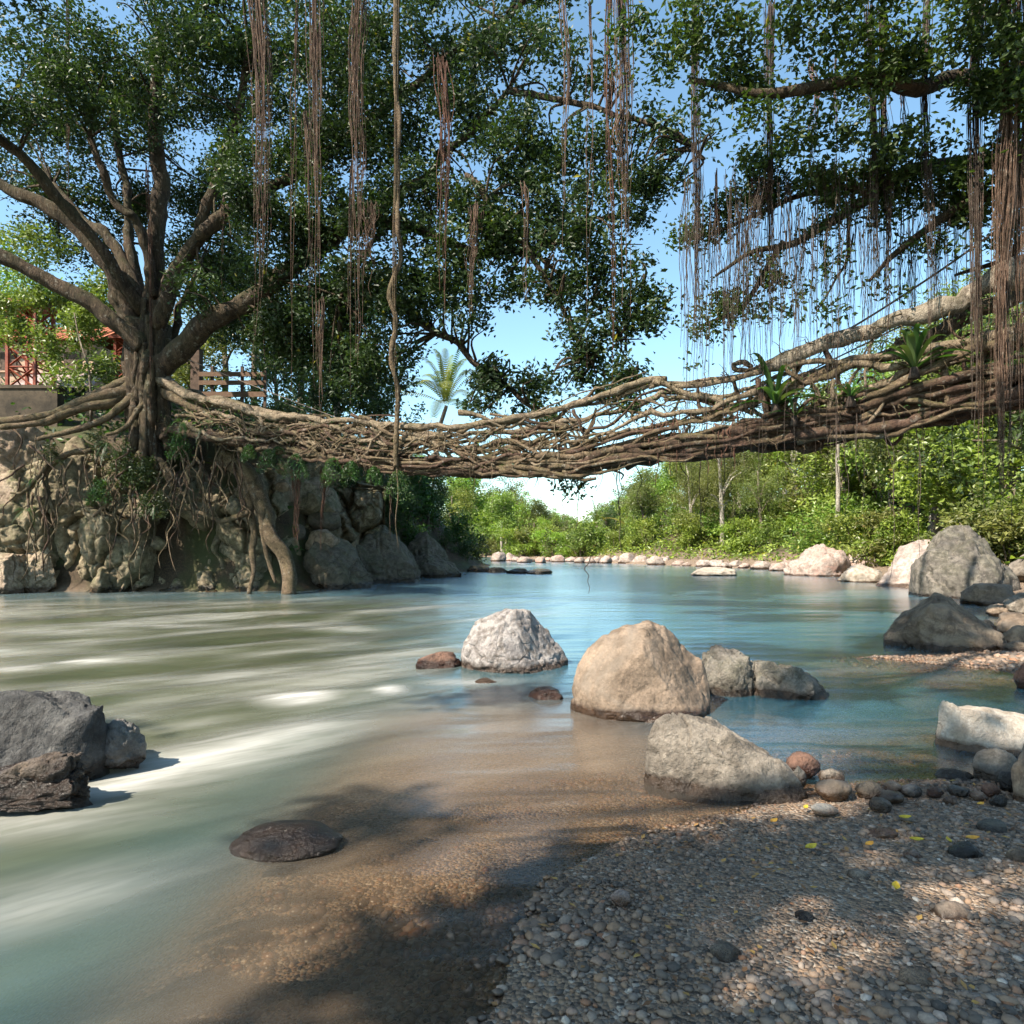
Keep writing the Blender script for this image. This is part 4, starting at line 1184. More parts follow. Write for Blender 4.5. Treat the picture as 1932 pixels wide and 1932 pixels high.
# added boughs that would shade the boulders are dropped, leaving sun on them
ov = [l_ for l_ in ov if not any(falls_on(l_[0], tx, ty, 0.75 * l_[1][0] + tol) for tx, ty, tol in
      [(1.6, 4.7, 0.5), (1.2, 6.9, 0.7), (-0.1, 9.0, 0.7), (-3.3, 4.8, 0.4), (4.2, 5.6, 0.5), (-1.9, 5.4, 0.5), (0.1, 4.6, 0.5), (-1.6, 3.6, 0.9), (-0.4, 3.6, 0.4), (-3.0, 3.0, 0.6)])]
for k_ in range(17):       # small unseen sprays, added to fleck the shore with shade
    tx, ty = rso.uniform(-0.9, 4.4), rso.uniform(2.0, 4.6)
    hz_ = rso.uniform(8.6, 10.2)
    q_ = SUN_DIR * (hz_ / SUN_DIR.z)
    if math.hypot(tx - 1.6, ty - 4.7) < 0.8 or math.hypot(tx - 0.2, ty - 4.4) < 0.55: continue
    rr_ = rso.uniform(0.28, 0.55)
    ov.append(OL(tx + q_.x, ty + q_.y, hz_, rr_, rr_, rr_ * 0.6, 1.1))
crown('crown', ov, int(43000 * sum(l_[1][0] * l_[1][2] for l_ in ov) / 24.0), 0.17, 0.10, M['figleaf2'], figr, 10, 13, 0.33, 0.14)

# ------------------------------------------------------------------ hanging aerial roots
def bundle(parent, pxx, y0, y1, wpx, D, mat, n, r=0.008, seed=0, taper=0.7, knot=0):
    """one hanging root: a rope of fine strands"""
    rs = np.random.RandomState(seed + 900)
    mb = MB()
    W = wpx / FPX * D
    top, bot = P(pxx, y0, D), P(pxx, y1, D)
    k = 22
    t = np.linspace(0, 1, k)
    sway = np.stack([vnoise(np.stack([t * 2.5, t * 0 + s, t * 0 + seed], 1), seed) for s in (0.3, 7.7)], 1) * 0.11
    ang = np.linspace(0, 2 * np.pi, 4, endpoint=False)
    for s in range(n):
        o = rs.normal(size=2) * np.array([W * 0.30, W * 0.26])
        e0, e1 = rs.uniform(0, 0.06), (1 - taper * rs.rand() ** 0.7) if s else 1.0
        tt = e0 + (e1 - e0) * t
        wob = np.stack([vnoise(np.stack([tt * 9, tt * 0 + s * 3.1, tt * 0 + q], 1), seed + s) for q in (1.5, 8.5)], 1) * (W * 0.16 + 0.012)
        q = top[None] * (1 - tt[:, None]) + bot[None] * tt[:, None]
        conv = (1 - 0.45 * tt)[:, None]
        xy = q[:, :2] + o[None] * conv + wob + sway
        rr = r * rs.uniform(0.6, 1.3) * (1 - 0.6 * t)
        V = np.stack([xy[:, 0, None] + rr[:, None] * np.cos(ang), xy[:, 1, None] + rr[:, None] * np.sin(ang), np.repeat(q[:, 2:3], 4, 1)], -1)
        i = np.arange(k - 1)[:, None] * 4
        j = np.arange(4)[None]
        F = np.stack([i + j, i + (j + 1) % 4, i + 4 + (j + 1) % 4, i + 4 + j], -1).reshape(-1, 4)
        mb.add(V.reshape(-1, 3), F)
    return mb.build('aerial_root', M[mat], parent)

HB = [(490, -60, 665, 30, 17.5, 'aerial', 30), (600, -60, 640, 20, 17.8, 'aerial', 22), (580, 200, 560, 10, 18, 'aerial', 8), (553, -40, 745, 7, 18.5, 'aerial', 5),
      (605, 560, 800, 14, 18, 'aerial', 10), (675, -40, 690, 24, 18, 'aerial', 26), (690, 380, 560, 26, 18.2, 'aerial', 18), (662, 300, 760, 8, 18.4, 'aerial', 6),
      (838, 100, 620, 16, 17.2, 'aerialred', 16), (895, 380, 600, 20, 17.6, 'aerial', 18), (992, 340, 570, 9, 17, 'aerial', 7), (1065, -20, 480, 8, 16.8, 'aerial', 6),
      (1113, -20, 700, 6, 16.8, 'aerial', 4), (1150, -60, 752, 9, 16.5, 'aerialred', 8), (1180, -40, 600, 24, 16.8, 'aerial', 24), (1170, 200, 420, 14, 16.8, 'aerial', 12),
      (560, 880, 1035, 14, 20.5, 'aerialred', 12), (607, 880, 1042, 12, 20.3, 'aerialred', 12), (130, -60, 420, 8, 21.5, 'aerial', 6), (285, 300, 800, 6, 21.9, 'aerialred', 4),
      (420, 330, 560, 6, 20, 'aerial', 4), (740, 860, 1010, 3, 18.6, 'aerial', 2)]
for i, (a, b, c, w, D, m, n) in enumerate(HB):
    bundle(fig, a, b, c, w * 1.15, D, m, int(n * 1.3) + 1, 0.012, i)
# the single thick ringed root that reaches down past the bridge
q = [P(747, -80, 17.9), P(748, 200, 17.9), P(748, 450, 17.9), P(746, 650, 17.9), P(746, 800, 17.9), P(747, 880, 17.9)]
limb('aerial_root', q, 0.05, 0.065, M['root'], fig, 55, 10, 80, 0.3, 0.22, 0.12)
bundle(fig, 747, -80, 870, 8, 17.85, 'root', 9, 0.014, 555, 0.4)
limb('aerial_root', [P(748, 870, 17.9), P(750, 930, 17.9), P(746, 980, 17.9), P(752, 1035, 17.9)], 0.022, 0.008, M['root'], fig, 56, 6, 24, 0.2, 0.06)

HR = [(1312, -60, 700, 13, 13.9, 'aerialdark', 20), (1350, 320, 520, 6, 13.8, 'aerialred', 6), (1358, 320, 600, 3, 13.8, 'aerialdark', 2), (1447, 0, 705, 14, 13.4, 'aerialdark', 24), (1415, 330, 500, 5, 13.6, 'aerialred', 4),
      (1437, 330, 420, 16, 13.4, 'aerial', 14), (1535, 100, 400, 10, 13.1, 'aerialred', 9), (1583, 100, 350, 8, 13, 'aerial', 6), (1648, 0, 640, 14, 12.8, 'aerialdark', 26), (1668, 0, 660, 14, 12.9, 'aerialdark', 24),
      (1752, -40, 790, 11, 12.4, 'aerialdark', 18), (1840, -60, 820, 20, 12.1, 'aerialdark', 30), (1848, 300, 900, 14, 12.2, 'aerial', 14), (1895, -80, 900, 26, 11.6, 'aerial', 55),
      (1884, 500, 960, 14, 11.5, 'aerial', 20), (1926, -80, 860, 22, 11.7, 'aerial', 36), (1908, 300, 1000, 8, 11.5, 'aerialdark', 7), (1700, 100, 380, 9, 12.8, 'aerial', 7)]
for i, (a, b, c, w, D, m, n) in enumerate(HR):
    bundle(figr, a, b, c, w * 1.1, D, m, int(n * 1.3) + 1, 0.009, 40 + i, 0.5)
rs = np.random.RandomState(21)
for i in range(190):       # single fine strands
    x = rs.uniform(1290, 1830)
    y0 = rs.uniform(280, 460)
    y1 = rs.uniform(560, 720) if rs.rand() < 0.8 else rs.uniform(800, 960)
    bundle(figr, x, y0, y1, rs.uniform(2, 22), rs.uniform(12.6, 14.2), 'aerialdark', 1 + i % 4, rs.uniform(0.004, 0.008), 100 + i, 0.35)
for x, y1 in [(1680, 1090), (1735, 1060), (1625, 980), (1590, 960), (1750, 900), (1800, 880), (1860, 980), (1580, 930)]:
    bundle(figr, x, 780, y1, 2, 12.9, 'aerialdark', 2, 0.008, int(x))

# ------------------------------------------------------------------ the living root bridge
PXS = [300, 450, 600, 750, 900, 1000, 1100, 1200, 1300, 1400, 1500, 1600, 1700, 1800, 1890, 2050]
YB = [815, 842, 864, 884, 892, 895, 886, 864, 851, 838, 826, 815, 800, 780, 760, 725]
TXS = [300, 350, 420, 500, 600, 700, 760, 870, 960, 1060, 1150, 1230, 1330, 1400, 1450, 1530, 1600, 1700, 1800, 1840, 1890, 2050]
YT = [720, 745, 760, 780, 788, 795, 803, 800, 790, 770, 745, 722, 714, 700, 680, 645, 625, 595, 570, 550, 525, 470]
DXS, DDS = [300, 2050], [22.3, 11.8]
def inv_depth(x):
    # a straight deck: 1/D is linear across the picture
    return 1 / np.interp(x, DXS, [1 / d for d in DDS])
a_, b_ = P(300, 800, 22.3), P(2050, 800, 11.8)
tv = (b_ - a_)[:2]
tv /= np.linalg.norm(tv)
NV = np.array([-tv[1], tv[0], 0])
if NV[1] < 0: NV = -NV
BW = 1.35
def BR(x, h, o=0.0):
    D = inv_depth(x)
    b = P(x, np.interp(x, PXS, YB), D)
    t = P(x, np.interp(x, TXS, YT), D)
    return b * (1 - h) + t * h + NV * o

bridge = thing('root_bridge', BR(1000, 0), 'living bridge of woven fig roots spanning the river', 'bridge')
rs = np.random.RandomState(5)
def broot(name, x0, x1, h0, h1, o0, o1, r0, r1, mat, seed, wobh=0.06, n=None, sides=7, wobo=0.08, arc=0.0):
    L = np.linalg.norm(BR(x1, h1, o1) - BR(x0, h0, o0))
    n = n or int(np.clip(L * 4.5, 8, 70))
    t = np.linspace(0, 1, n)
    h = h0 + (h1 - h0) * t + wobh * vnoise(np.stack([t * L * 0.75, t * 0 + seed * 1.7, t * 0], 1), seed) + arc * np.sin(np.pi * t)
    o = o0 + (o1 - o0) * t + wobo * vnoise(np.stack([t * L * 0.6, t * 0 + seed * 2.3, t * 0 + 5], 1), seed + 1)
    q = np.array([BR(a, b, c) for a, b, c in zip(x0 + (x1 - x0) * t, h, o)])
    kink = (0.55 if name == 'wall_root' else 0.4) * min(r0 * 3, 0.16) * np.stack([vnoise(q * 3.0 + a * 11, seed + a) + 0.5 * vnoise(q * 6.5 + a * 5, seed + a) for a in range(3)], 1)
    rr = (r0 + (r1 - r0) * t) * (1 + 0.22 * vnoise(np.stack([t * L * 2.1, t * 0 + seed, t * 0 + 3], 1), seed + 8))
    V, F = tube(q + kink, rr * (0.8 if name == 'wall_root' else 1), sides, seed, 0.30, 0.07)
    return mesh_obj(name, V, F, M[mat], bridge)

sd = 0
for i in range(46):       # deck: long thick roots laid side by side
    sd += 1
    x0 = rs.uniform(300, 1500); x1 = min(x0 + rs.uniform(500, 1100), 2040)
    h = rs.uniform(0.02, 0.30)
    broot('deck_root', x0, x1, h, np.clip(h + rs.normal() * 0.06, 0.02, 0.32), rs.uniform(0, BW), rs.uniform(0, BW), rs.uniform(0.05, 0.12), rs.uniform(0.035, 0.09),
          'deck' if rs.rand() < 0.7 else 'root', sd, 0.05)
for o in np.linspace(0.05, BW - 0.05, 9):   # the deck's bearing roots, end to end
    sd += 1
    broot('deck_root', 282, 2045, 0.10 + 0.06 * rs.rand(), 0.08 + 0.05 * rs.rand(), o, o, 0.09, 0.12, 'deck', sd, 0.11, sides=8)
for i in range(26):
    sd += 1
    x0 = rs.uniform(285, 1100); x1 = x0 + rs.uniform(120, 420)
    h = rs.uniform(-0.02, 0.28)
    broot('deck_root', x0, x1, h, np.clip(h + rs.normal() * 0.1, -0.03, 0.35), rs.uniform(-0.12, 0.05), rs.uniform(-0.12, 0.05), rs.uniform(0.03, 0.085), rs.uniform(0.02, 0.05),
          ['deck', 'root', 'root'][rs.randint(3)], sd, 0.14)
for x0, x1, h0, h1, r0, r1, m in [(1000, 2045, 0.03, 0.05, 0.07, 0.12, 'deck'), (1180, 2045, 0.14, 0.2, 0.07, 0.10, 'deck'), (1350, 2045, 0.22, 0.3, 0.06, 0.10, 'deck'), (1080, 1420, -0.03, 0.0, 0.06, 0.05, 'deck')]:
    sd += 1
    broot('deck_root', x0, x1, h0, h1, -0.05, -0.05, r0, r1, m, sd, 0.05, sides=9)
for i in range(64):       # woven left half
    sd += 1
    x0 = rs.uniform(290, 1000); x1 = x0 + rs.uniform(70, 380)
    near = rs.rand() < 0.7
    h0, h1 = rs.uniform(0.1, 0.95), rs.uniform(0.1, 0.98)
    if rs.rand() < 0.5: h1 = np.clip(h0 + rs.normal() * 0.2, 0.05, 0.98)
    broot('wall_root', x0, x1, h0, h1, rs.uniform(-0.1, 0.12) if near else BW + rs.uniform(-0.1, 0.1), rs.uniform(-0.1, 0.12) if near else BW,
          rs.uniform(0.02, 0.095), rs.uniform(0.012, 0.05), ['root', 'root', 'rootgrey', 'deck'][rs.randint(4)], sd, 0.34)
for i in range(60):       # short crooked cross pieces
    sd += 1
    x0 = rs.uniform(330, 1060); x1 = x0 + rs.normal() * 45
    h0 = rs.uniform(0.0, 0.5)
    broot('wall_root', x0, x1, h0, np.clip(h0 + rs.uniform(0.3, 0.75), 0, 1.08), -0.12, rs.uniform(-0.1, 0.1), rs.uniform(0.012, 0.034), 0.010, 'rootgrey' if rs.rand() < 0.6 else 'root', sd, 0.16, n=14)
for o, r in ((0, 0.085), (0.06, 0.055), (BW, 0.075)):       # hand rails
    sd += 1
    broot('handrail_root', 700, 1260, 0.95, 1.0, o, o, r * 0.8, r, 'rootgrey', sd, 0.05, sides=9)
    sd += 1
    broot('handrail_root', 283, 800, 0.97, 0.95, o, o, r * 1.3, r * 0.8, 'rootgrey', sd, 0.05, sides=9)
    sd += 1
    broot('handrail_root', 1225, 1480, 0.98, 0.90, o, o, r * 0.75, r * 0.7, 'rootgrey', sd, 0.05, sides=9)
sd += 1
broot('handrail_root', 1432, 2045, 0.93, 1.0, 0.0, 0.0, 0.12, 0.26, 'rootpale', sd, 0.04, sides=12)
sd += 1
broot('handrail_root', 1360, 2045, 0.75, 0.98, BW, BW, 0.08, 0.18, 'root', sd, 0.05, sides=10)
# mid rails and the diagonals of the right half
for x0, x1, h0, h1, o, r0, r1, m in [(1000, 1460, 0.42, 0.62, 0, 0.05, 0.09, 'rootgrey'), (1020, 1400, 0.30, 0.55, 0.05, 0.05, 0.07, 'root'), (1230, 1420, 0.98, 0.45, -0.05, 0.07, 0.09, 'rootgrey'),
        (1240, 1380, 0.9, 0.5, 0.1, 0.05, 0.06, 'root'), (1330, 1560, 0.45, 0.62, -0.05, 0.08, 0.10, 'root'), (1400, 1640, 0.5, 0.62, 0.05, 0.07, 0.10, 'root'),
        (1440, 1720, 0.85, 0.45, -0.06, 0.07, 0.09, 'rootgrey'), (1560, 1900, 0.75, 0.55, 0.0, 0.07, 0.15, 'rootgrey'), (1620, 2040, 0.42, 0.62, 0.0, 0.08, 0.14, 'rootgrey'),
        (1640, 2040, 0.30, 0.62, -0.1, 0.09, 0.13, 'root'), (1500, 1800, 0.30, 0.52, 0.05, 0.07, 0.09, 'root'), (1700, 2040, 0.5, 0.45, 0.1, 0.08, 0.12, 'root'),
        (1480, 1560, 0.85, 0.25, 0, 0.06, 0.05, 'root'), (1520, 1470, 0.9, 0.3, 0.05, 0.07, 0.06, 'root'), (1555, 1600, 0.9, 0.2, 0, 0.06, 0.05, 'deck'),
        (1500, 1500, 0.85, 0.2, -0.08, 0.05, 0.045, 'rootgrey'), (1445, 1452, 0.9, 0.25, 0.05, 0.08, 0.07, 'deck'), (1320, 1322, 0.98, 0.45, 0, 0.05, 0.06, 'deck'),
        (1385, 1400, 0.95, 0.5, 0, 0.05, 0.05, 'deck'), (1425, 1455, 0.7, 0.15, -0.1, 0.09, 0.07, 'deck'), (1575, 1555, 0.55, 0.0, -0.1, 0.06, 0.05, 'rootgrey'),
        (1690, 1640, 0.35, 0.05, -0.12, 0.05, 0.035, 'rootgrey'), (1780, 1800, 0.5, 0.1, -0.05, 0.06, 0.05, 'root'), (1860, 1845, 0.55, 0.15, -0.05, 0.06, 0.05, 'rootgrey'),
        (1080, 1110, 0.95, 0.4, 0, 0.05, 0.045, 'deck'), (1065, 1100, 0.9, 0.42, 0.05, 0.035, 0.03, 'rootgrey'), (1130, 1105, 0.85, 0.4, 0, 0.03, 0.03, 'deck'),
        (1000, 1115, 0.2, 0.05, -0.1, 0.04, 0.03, 'rootgrey'), (1070, 1300, -0.02, 0.42, -0.1, 0.05, 0.045, 'root'), (1140, 1420, 0.12, 0.58, -0.1, 0.05, 0.05, 'root')]:
    sd += 1
    broot('wall_root', x0, x1, h0, h1, o, o, r0, r1, m, sd, 0.06, sides=8)
for i in range(48):
    sd += 1
    x0 = rs.uniform(1180, 1900); x1 = x0 + rs.normal() * 90
    h0 = rs.uniform(0.12, 0.6)
    far_ = rs.rand() < 0.5
    o = BW if far_ else 0.0
    broot('wall_root', x0, x1, h0, np.clip(h0 + rs.normal() * 0.3, 0.1, 0.92), o + rs.normal() * 0.06, o, rs.uniform(0.02, 0.06), rs.uniform(0.012, 0.035),
          ['root', 'rootgrey', 'deck'][rs.randint(3)], sd, 0.14, n=16, arc=rs.normal() * 0.08)
# a loop, a burl, the looping vines under the deck
for i in range(30):
    sd += 1
    x0 = rs.uniform(1050, 1850); x1 = min(x0 + rs.uniform(120, 420), 2045)
    h = rs.uniform(-0.01, 0.30)
    broot('deck_root', x0, x1, h, np.clip(h + rs.normal() * 0.09, -0.02, 0.36), rs.uniform(-0.16, 0.0), rs.uniform(-0.16, 0.0), rs.uniform(0.025, 0.075), rs.uniform(0.02, 0.05),
          ['deck', 'root', 'deck'][rs.randint(3)], sd, 0.12)
# a ragged fringe of hair-fine rootlets all over the weave
fr_ = MB()
for i in range(1500):
    x = rs.uniform(300, 2000)
    h = rs.uniform(-0.02, 0.95) if x < 1050 else rs.choice([rs.uniform(0, 0.4), rs.uniform(0.9, 1.0), rs.uniform(0.4, 0.7)])
    a = BR(x, h, rs.uniform(-0.16, 0.12) if rs.rand() < 0.75 else BW)
    d = rs.normal(size=3); d[2] -= 0.9 * (rs.rand() < 0.55)
    d /= np.linalg.norm(d)
    ln = rs.uniform(0.12, 0.55)
    q = np.array([a + d * ln * t + np.array([0, 0, -0.25 * ln * t * t]) + rs.normal(size=3) * 0.025 * (t > 0) for t in np.linspace(0, 1, 5)])
    V, F = tube(q, np.linspace(rs.uniform(0.006, 0.016), 0.003, 5), 4, i, 0, cap=False)
    fr_.add(V, F)
o = fr_.build('root_fringe', M['root'], bridge)
o['kind'] = 'stuff'
mo_n = 5200
mx = rs.uniform(300, 2000, mo_n)
mh = np.where(rs.rand(mo_n) < 0.5, rs.uniform(0.0, 0.4, mo_n), rs.uniform(0.4, 1.0, mo_n))
mc = np.array([BR(a, b, c) for a, b, c in zip(mx, mh, rs.uniform(-0.14, 0.2, mo_n))])
mc = mc[fbm(mc * 1.3, 71, 2) > 0.12]
V, F = leaves(mc, 0.07, 0.035, rs, 0.3)
o = mesh_obj('small_leaves', V, F, M['fern'], bridge, False, {'rnd': np.repeat(rs.rand(len(mc)), 4)})
o['kind'] = 'stuff'
def free(name, pts, r0, r1, mat, seed, sides=8, n=24):
    return limb(name, pts, r0, r1, M[mat], bridge, seed, sides, n, 0.2, 0.02)
free('wall_root', [P(1440, 692, 14.9), P(1418, 698, 14.9), P(1390, 697, 14.8), P(1386, 688, 14.8), P(1402, 683, 14.9), P(1418, 692, 15)], 0.06, 0.06, 'rootgrey', 801)
free('wall_root', [P(1665, 805, 13.6), P(1672, 830, 13.6), P(1685, 838, 13.6), P(1700, 825, 13.6), P(1706, 800, 13.6)], 0.035, 0.035, 'deck', 802)
free('wall_root', [P(1668, 805, 13.65), P(1676, 818, 13.65), P(1690, 815, 13.65), P(1704, 803, 13.65)], 0.022, 0.022, 'deck', 803)
free('wall_root', [P(1552, 815, 14.2), P(1548, 828, 14.1), P(1535, 838, 14.1), P(1515, 842, 14.1)], 0.10, 0.17, 'deck', 804, 10)
free('wall_root', [P(1500, 845, 14.2), P(1525, 848, 14.1), P(1548, 838, 14.1)], 0.05, 0.12, 'deck', 805, 10)
free('wall_root', [P(1415, 842, 14.9), P(1470, 850, 14.6), P(1560, 840, 14.2), P(1640, 822, 13.8)], 0.02, 0.025, 'deck', 806)
free('wall_root', [P(1240, 862, 16), P(1300, 868, 15.7), P(1350, 862, 15.4), P(1382, 858, 15.3)], 0.06, 0.05, 'deck', 807)
free('wall_root', [P(1105, 880, 17), P(1140, 870, 16.8), P(1160, 880, 16.8)], 0.05, 0.02, 'deck', 808)
free('wall_root', [P(1150, 885, 16.6), P(1175, 895, 16.6), P(1172, 905, 16.6)], 0.03, 0.015, 'deck', 809)
for i, x in enumerate(np.concatenate([rs.uniform(1230, 1300, 14), rs.uniform(1320, 1430, 9), rs.uniform(1060, 1240, 9), rs.uniform(440, 700, 6)])):
    h0 = rs.uniform(0.25, 0.6)
    a = BR(x, h0, -0.1)
    ln = rs.uniform(0.35, 1.2) if x > 1000 else rs.uniform(0.3, 0.6)
    pts = [a + np.array([rs.normal() * 0.05, rs.normal() * 0.04, -ln * t]) for t in np.linspace(0, 1, 6)]
    limb('rootlet', pts, rs.uniform(0.01, 0.02), 0.006, M['aerialred' if x > 1200 else 'root'], bridge, 850 + i, 5, 16, 0.1)
for x, y0, y1 in [(1172, 865, 985), (1090, 870, 1000), (1060, 890, 960), (1165, 880, 1040), (1205, 860, 960), (1110, 1050, 1120), (1290, 850, 930), (1320, 850, 1000)]:
    pts = [P(x + rs.normal() * 4, y0 + (y1 - y0) * t, 16.4) for t in np.linspace(0, 1, 7)]
    limb('rootlet', pts, 0.014, 0.006, M['aerialdark'], bridge, 900 + int(x), 5, 20, 0.1)

# steel cables slung beside the bridge
def cable(pts, r, label):
    V, F = tube(catmull(pts, 40), r, 6, 0, 0)
    V0 = np.array(pts[0])
    o = mesh_obj('steel_cable', V - V0, F, M['cable'])
    o.location = tuple(V0)
    tag(o, label, 'cable', 'steel cables of the bridge')
cable([P(1415, 720, 15.0), P(1600, 622, 14.1), P(1760, 520, 13.3), P(1890, 428, 12.6), P(2050, 318, 11.9)], 0.022, 'upper steel cable rising to the right above the bridge handrail')
cable([P(1380, 770, 16.2), P(1560, 684, 15.2), P(1700, 615, 14.5), P(1790, 570, 14.1), P(1960, 495, 13.3)], 0.018, 'lower steel cable rising to the right behind the handrail')
cable([P(310, 660, 22.6), P(420, 705, 21.8), P(530, 748, 21.1), P(640, 790, 20.4)], 0.012, 'thin steel wire sloping from the fig trunk down to the bridge')
cable([P(500, 745, 23.5), P(640, 800, 22.0), P(760, 835, 20.9)], 0.012, 'thin wire running from the plank fence down to the bridge')

# ------------------------------------------------------------------ ferns
def strap_frond(d, L, W, up, seed, n=9):
    t = np.linspace(0, 1, n)
    x = d[0] * L * t
    y = d[1] * L * t
    hz_ = 1.0 / (0.6 + 0.5 * up)
    x, y = x * hz_, y * hz_
    z = (up * t - (0.35 + 0.45 * up) * t ** 2) * L * 0.9
    c = np.stack([x, y, z], 1)
    side = np.array([-d[1], d[0], 0.0])
    w = W * np.sin(np.pi * np.clip(t * 0.93 + 0.04, 0, 1)) ** 0.7
    V = np.concatenate([c + side * w[:, None] / 2 + np.array([0, 0, 0.15 * W]), c, c - side * w[:, None] / 2 + np.array([0, 0, 0.15 * W])])
    i = np.arange(n - 1)
    F = np.concatenate([np.stack([i, i + 1, i + 1 + n, i + n], 1), np.stack([i + n, i + n + 1, i + 2 * n + 1, i + 2 * n], 1)])
    return V, F
def nest_fern(pos, size, k, label, seed):
    rs = np.random.RandomState(seed)
    t = thing('birds_nest_fern', pos, label, 'fern', 'ferns growing on the bridge')
    for i in range(k):
        a = i / k * 2 * np.pi + rs.normal() * 0.2
        V, F = strap_frond((math.cos(a), math.sin(a)), size * rs.uniform(0.55, 1.15), size * rs.uniform(0.10, 0.15), rs.uniform(0.5, 2.6), i)
        mesh_obj('frond', V + np.array(pos), F, M['fern'], t, True, {'rnd': np.full(len(V), rs.rand() * 0.9)})
    V, F = tube([np.array(pos) + [0, 0, -0.16], np.array(pos) + [0, 0, 0.05]], [0.10, 0.06], 8, 3, 0.3)
    mesh_obj('root_ball', V, F, M['aerialdark'], t)
nest_fern(BR(1465, 0.38, -0.25), 1.0, 26, 'large strap-leaved fern on the bridge, left of the two big ones', 1)
nest_fern(BR(1722, 0.44, -0.3), 1.0, 20, 'large strap-leaved fern on the bridge near its right end', 2)
nest_fern(BR(1605, 0.30, -0.25), 0.6, 9, 'small fern low on the bridge between the two big ferns', 3)
nest_fern(BR(1500, 0.20, -0.25), 0.55, 8, 'small drooping fern just below the left big fern', 4)

def pinnate(pos, d, L, W, up, rs, drp=1.0, m=16, fill=0.42, hang=False):
    """feathery frond: leaflets along a bent rib"""
    mb = MB()
    t = np.linspace(0.06, 1, m)
    rib = np.stack([d[0] * L * t, d[1] * L * t, up * L * t - drp * L * t ** 2], 1)
    if hang:
        rib = np.stack([d[0] * L * 0.35 * np.sin(t * 1.7), d[1] * L * 0.35 * np.sin(t * 1.7), 0.10 * L * np.sin(t * 5) * (1 - t) - drp * L * t], 1)
    side = np.array([-d[1], d[0], 0.0])
    V, F = [], []
    for i in range(m - 1):
        w = W * math.sin(math.pi * (0.12 + 0.85 * (1 - t[i]))) * 0.9 + 0.01
        g = rib[i + 1] - rib[i]
        for s in (-1, 1):
            b0, b1 = rib[i], rib[i] + g * fill
            tip = rib[i] + g * 0.9 + side * s * w + np.array([0, 0, -(0.75 if hang else 0.28) * w])
            mid = (b1 + tip) / 2 + g * 0.12
            k = len(V)
            V += [b0, b1, mid, tip]
            F.append([k, k + 1, k + 2, k + 3])
    return np.array(V) + np.array(pos), np.array(F)
def feather(pos, d, L, rs):
    """soft hanging frond: many small leaflets either side of a drooping rib"""
    n = 70
    t = rs.rand(n) ** 0.8
    rib = np.stack([d[0] * L * 0.5 * np.sin(t * 1.5), d[1] * L * 0.5 * np.sin(t * 1.5), 0.18 * L * np.sin(t * 4) * (1 - t) - L * 0.95 * t ** 1.2], 1)
    side = np.array([-d[1], d[0], 0.0])
    w = L * 0.26 * np.sin(np.pi * np.clip(0.18 + 0.82 * (1 - t), 0, 1)) ** 0.8
    c = rib + side * (rs.uniform(-1, 1, n) * w)[:, None] + np.array([0, 0, -0.12]) * (w)[:, None] + rs.normal(size=(n, 3)) * 0.012
    V, F = leaves(c + np.array(pos), 0.075, 0.024, rs, 0.8)
    return V, F
def fern_clump(pos, L, k, label, seed, group, drp=1.0, up=(0.0, 0.7), mat='fern', hang=False):
    rs = np.random.RandomState(seed)
    L = L * rs.uniform(0.7, 1.2)
    t = thing('fern', pos, label, 'fern', group)
    for i in range(k):
        a = rs.uniform(0, 2 * np.pi)
        V, F = feather(pos, (math.cos(a), math.sin(a)), L * rs.uniform(0.6, 1.2), rs) if hang else pinnate(pos, (math.cos(a) * 0.7, math.sin(a) * 0.7), L * rs.uniform(0.7, 1.2), L * (rs.uniform(0.16, 0.3) if hang else 0.15), rs.uniform(*up), rs, drp * rs.uniform(0.6, 1.3), 13 if hang else 24, 0.3 if hang else 0.5, hang)
        mesh_obj('frond', V, F, M[mat], t, False, {'rnd': np.full(len(V), rs.rand() * 0.9)})
hf = [(515, 0.02, 'fern hanging under the bridge, first right of the drooping root'), (533, 0.12, 'small fern on the bridge flank above the first hanging one'),
      (566, 0.0, 'long narrow fern hanging above the reddish root bundle'), (636, 0.03, 'broad fern hanging under the bridge left of the ringed root'),
      (668, 0.0, 'fern hanging beside the broad one under the bridge'), (712, -0.05, 'fern hanging just left of the ringed hanging root'),
      (758, -0.08, 'fern hanging just right of the ringed hanging root'), (478, 0.06, 'fern at the left foot of the bridge above the cliff')]
for i, (x, h, l) in enumerate(hf):
    fern_clump(BR(x, h, -0.15), 0.62, 12, l, 50 + i, 'ferns hanging under the bridge', 1.0, (-0.2, 0.4), 'fern', True)
for i, (x, y, l) in enumerate([(345, 800, 'feathery fern under the first bridge roots, left one'), (380, 812, 'feathery fern under the first bridge roots, right one'),
                               (60, 905, 'small fern on the pinkish cliff boulder'), (52, 965, 'fern in the crack below the pinkish boulder'),
                               (295, 955, 'fern in the shade under the trunk'), (205, 840, 'fern between the spreading left roots')]):
    fern_clump(P(x, y, 21.4), 0.55, 14, l, 70 + i, 'ferns on the cliff', 1.2, (0.2, 1.0))

